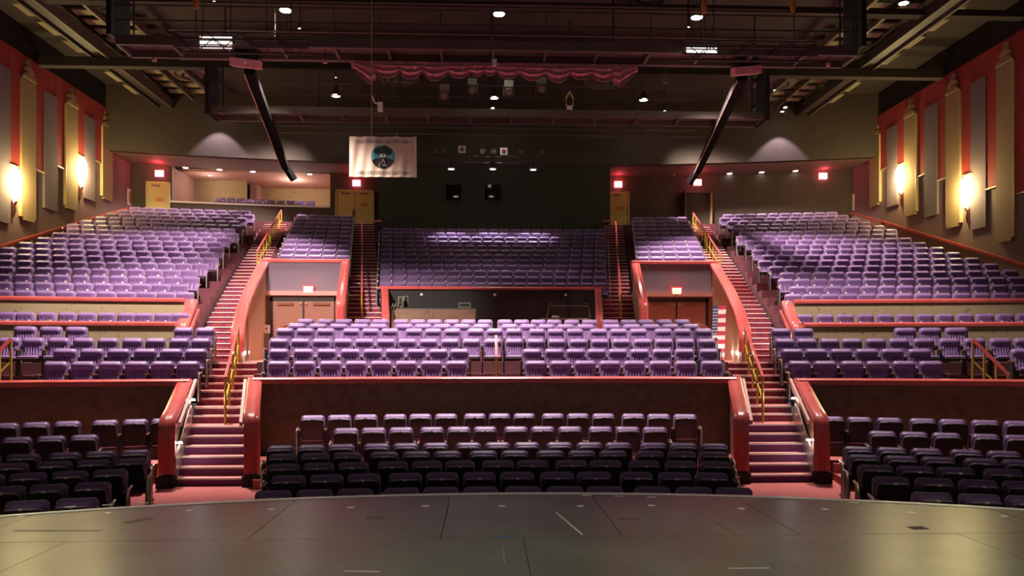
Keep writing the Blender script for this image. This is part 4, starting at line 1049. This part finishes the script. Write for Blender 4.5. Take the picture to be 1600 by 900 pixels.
# bright step lights on the vomitory walls and notice box
for s, nm in SIDES:
    for k, (Y, dz) in enumerate(((21.9,.25),(23.3,.27))):
        x = s*(oi(Y)-.21); g = tag(MB().lathe([(0,0),(.06,0),(.05,.03),(0,.045)], n=10).build('wall_light', M['steplight']), 'small bright step light on %s vomitory wall, %s' % (nm, ('front one','back one')[k]), 'light')
        g.location = (x, Y, 2.47+dz); g.rotation_euler = (0, -s*pi/2, 0)
        lamp('POINT','wall_lamp', (x-s*.2,Y,2.47+dz), 4, WHITE, size=.04)
x, Y = -oi(27.4)+.3, 27.3
t = thing('call_box', 'small grey box on a post beside the left vomitory doors', 'box', (x,Y,2.47)); MB().bb(-.1,.1,-.06,.06,.95,1.25).build('box', M['white'], t); MB().bb(-.07,.07,-.03,.03,0,.95).build('post', M['screen'], t); MB().bb(-.03,.03,-.065,-.06,1.08,1.15).build('button', M['sign'], t)
x = -oi(22.6)+.2; tag(MB().bb(0,.05,-.03,.03,.0,1.7).build('wall_bar', M['pinktrim'], None, False, (x,22.7,2.5)), 'thin upright bar on the tan left vomitory wall', 'bar')

# ------------------------------------------------------------------ control pit furniture
a, c = at(610,482,25.2), at(743,482,25.2)
t = thing('control_desk', 'long dark control desk at left of the control pit', 'desk', ((a.x+c.x)/2,25.2,2.47)); hw = (c.x-a.x)/2; zt_ = a.z-2.47
MB().bb(-hw+.2,hw,-.1,.7,zt_-.05,zt_).build('worktop', M['duct'], t)
MB().bb(-hw+.15,-.0,-.12,-.07,0,zt_-.05).build('front_panel', M['brownwall'], t); MB().bb(0.01,hw,-.12,-.07,0,zt_-.05).build('front_panel', M['brownwall'], t)
for q in (-1,1): MB().bb(q*hw-.05*q,q*hw-.12*q,-.1,.65,0,zt_-.05).build('side_panel', M['brownwall'], t)
def mon(px, py, Y, wd, hg, label, tilt=0):
    p = at(px, py, Y); t = thing('monitor', label, 'monitor', (p.x,Y,2.47+zt_))
    MB().bb(-.1,.1,-.06,.06,0,.015).bb(-.02,.02,-.01,.02,0,.1).build('stand', M['black'], t)
    s_ = MB().bb(-wd/2,wd/2,-.02,.03,.05,.05+hg).build('bezel', M['screen'], t); MB().bb(-wd/2+.03,wd/2-.03,-.025,-.02,.08,.02+hg).build('screen', M['black'], s_); s_.rotation_euler = (0,0,tilt)
mon(726,482,25.5,.40,.17,'low monitor at the right end of the control desk')
mon(626,482,25.4,.17,.36,'tall narrow grey monitor on the control desk')
mon(634,482,25.6,.16,.40,'taller narrow grey monitor behind on the control desk', .3)
p = at(616,482,25.2); t = thing('easel_rack', 'small tilted rack at left end of the control desk', 'rack', (p.x,25.3,2.47+zt_-.02))
for x in (-.09,.0,.09): MB().bar((x-.04,0,0),(x+.05,.05,.22),.02,.02).build('leg', M['screen'], t)
MB().bar((-.1,0,.1),(.12,.02,.14),.02,.02).build('cross_bar', M['screen'], t)
a, c = at(843,497.5,25.0), at(918,497.5,25.0)
t = thing('equipment_table', 'low table with equipment at right of the control pit', 'table', ((a.x+c.x)/2,25,2.47)); hw = (c.x-a.x)/2; z_ = a.z-2.47
MB().bb(-hw,hw,-.3,.3,z_-.04,z_).build('table_top', M['duct'], t)
for q in (-1,1):
    for r_ in (-.25,.25): MB().bb(q*hw-q*.03,q*hw-q*.07,r_-.02,r_+.02,0,z_-.04).build('leg', M['black'], t)
p = at(868,494,25.0); t2 = thing('small_console', 'small pale gadget on the low table in control pit', 'console', (p.x,25,a.z)); 
MB().bb(-.16,.16,-.1,.1,0,.03).build('body', M['screen'], t2)
for k in range(4): MB().lathe([(.02,.03),(.02,.09),(0,.1)], (-.09+.06*k,.02,0), 8).build('knob', M['plate'], t2)
a, c = at(858,478,25.9), at(919,478,25.9); z_ = a.z-2.47
t = thing('pipe_frame', 'bent grey pipe frame standing behind the low table', 'rail', ((a.x+c.x)/2,25.9,2.47)); hw = (c.x-a.x)/2
MB().tube([(-hw-.08,0,0),(-hw-.08,0,z_*.8),(-hw,0,z_),(hw,0,z_),(hw+.08,0,z_*.8),(hw+.08,0,0)], .018, 6).build('pipe', M['duct'], t)
MB().tube([(-hw-.06,.1,z_*.78),(-hw,.1,z_+.09),(-hw+.12,.1,z_+.10)], .015, 6).build('hook', M['duct'], t); MB().tube([(hw+.06,.1,z_*.78),(hw,.1,z_+.09),(hw-.12,.1,z_+.10)], .015, 6).build('hook', M['duct'], t)

# ------------------------------------------------------------------ marks on the stage
def onstage(px, py): Y = (EYE-.98)*F/(py-HZ); p = at(px, py, Y); Y2 = Y*Y/ (p-V((CX,0,EYE))).dot(V((sin(YAW),cos(YAW),0))); return at(px, py, Y2)
marks = [(33,807),(168,802),(296,798),(424,796),(548,793),(665,791),(784,791),(907,791),(1018,790),(1158,795),(1289,796),(1424,801),(1569,807)]
for i, (px, py) in enumerate(marks):
    p = onstage(px, py); o = tag(MB().box((0,0,.002),(.075,.06,.003)).build('tape_mark', M['tapewhite'], None, False, (p.x,p.y,.98)), 'small white tape mark on stage, %s from left in its row' % ORD(i+1), 'tape', 'white tape marks on the stage'); o.rotation_euler = (0,0,random.uniform(-.4,.4))
strips = [(110,792),(168,789),(224,786),(546,776.5),(596,775.5),(645,774.5),(917,774.5),(967,775.5),(1018,777),(1334,785.5),(1389,788),(1444,790.5)]
for i, (px, py) in enumerate(strips):
    p = onstage(px, py); o = tag(MB().box((0,0,.002),(.11,.045,.003)).build('tape_strip', M['tapewhite'], None, False, (p.x,p.y,.98)), 'white tape strip by the stage edge, %s from left' % ORD(i+1), 'tape', 'white tape strips along the stage edge'); o.rotation_euler = (0,0,-asin(max(-.9,min(.9,p.x/14.4))))
for (px, py, w_, d_, rz, m_, lb) in ((786,840,.19,.03,0,'bluetape','short blue tape line on the stage seam'),(587,809,.21,.12,0,'duct','pale grey patch on stage left of centre'),(982,811,.22,.10,0,'duct','pale grey patch on stage right of centre'),(216,813,.12,.30,-.5,'duct','worn grey patch on stage at left'),(90,829,.85,.05,-.03,'screen','long dull grey tape line on stage at left'),(1434,825,.17,.12,.1,'black','dark square plate on stage at right'),(888,817,.015,1.05,.15,'nosing','long thin scratch line on stage right of centre'),(1136,827,.012,.65,.05,'duct','thin pale scratch line on stage at right'),(678,812,.012,.6,-.06,'screen','faint scratch line on stage left of centre'),(565,893,.30,.012,-.1,'nosing','pale scratch near front on stage left of centre'),(1170,888,.34,.012,0,'nosing','pale scratch near front on stage right of centre'),(787,868,.012,.5,0,'screen','faint centre line near the front of the stage')):
    p = onstage(px, py); o = tag(MB().box((0,0,.0015),(w_,d_,.002)).build('stage_mark', M[m_], None, False, (p.x,p.y,.98)), lb, 'mark'); o.rotation_euler = (0,0,rz)
for i, (x, y, w_) in enumerate(((-10.8,42.3,70),(-15.0,41.2,26))):  # lights added to brighten the inside of the box
    t = thing('added_box_light', 'added small ceiling light inside the %s of the back left box' % ('right half','left half')[i], 'light', (x,y,ZSOF-.02))
    MB().lathe([(.09,0),(.09,-.04),(.0,-.04)], n=12).build('base', M['white'], t); MB().lathe([(.085,-.042),(.0,-.044)], n=14).build('lens', M['downglow'], t)
    lamp('POINT','box_fill', (0,0,-.55), w_, (1,.80,.66), t, size=.2)
for i, wx in enumerate((-5.0,0.0,5.0)):   # unseen cans added around the stage work lights
    t = thing('added_work_can', 'added black work light can over the stage, %s of three' % ('left','middle','right')[i], 'light', (wx,3.6,10.05), group='added stage work lights')
    MB().lathe([(.22,0),(.26,.05),(.20,.35),(.05,.45),(0,.45)], n=16).build('can', M['black'], t, True); MB().tube([(0,0,.45),(0,0,ZC-10.05)], .02, 6).build('hanger', M['black'], t)
# booth windows high in the dark centre wall
for i, (px, w_) in enumerate(((708.5,.78),(770,.86))):
    p = at(px, 300.5, 38.4)
    t = struct(link('window_%d' % (i+1), None, None, (p.x, 38.5, p.z)))
    hw, hh = w_/2, .42
    MB().bb(-hw-.05,-hw,-.04,.06,-hh-.05,hh+.05).bb(hw,hw+.05,-.04,.06,-hh-.05,hh+.05).bb(-hw,hw,-.04,.06,hh,hh+.05).bb(-hw,hw,-.04,.06,-hh-.05,-hh).build('window_frame', M['blackwall'], t)
    MB().bb(-hw,hw,.0,.02,-hh,hh).build('pane', M['pane'], t)
# red ledges at the top of the inner stairs
for px, nm in ((590,'left'),(948,'right')):
    p = at(px, 346, 37.4); t = thing('ledge_post', 'little red ledge on a post atop the %s inner stairs' % nm, 'ledge', (p.x,37.4,8.9))
    MB().bb(-.20,.20,-.12,.12,p.z-8.9-.05,p.z-8.9+.05).build('shelf', M['redcap'], t); MB().bb(-.04,.04,-.04,.04,0,p.z-8.9-.05).build('post', M['black'], t)
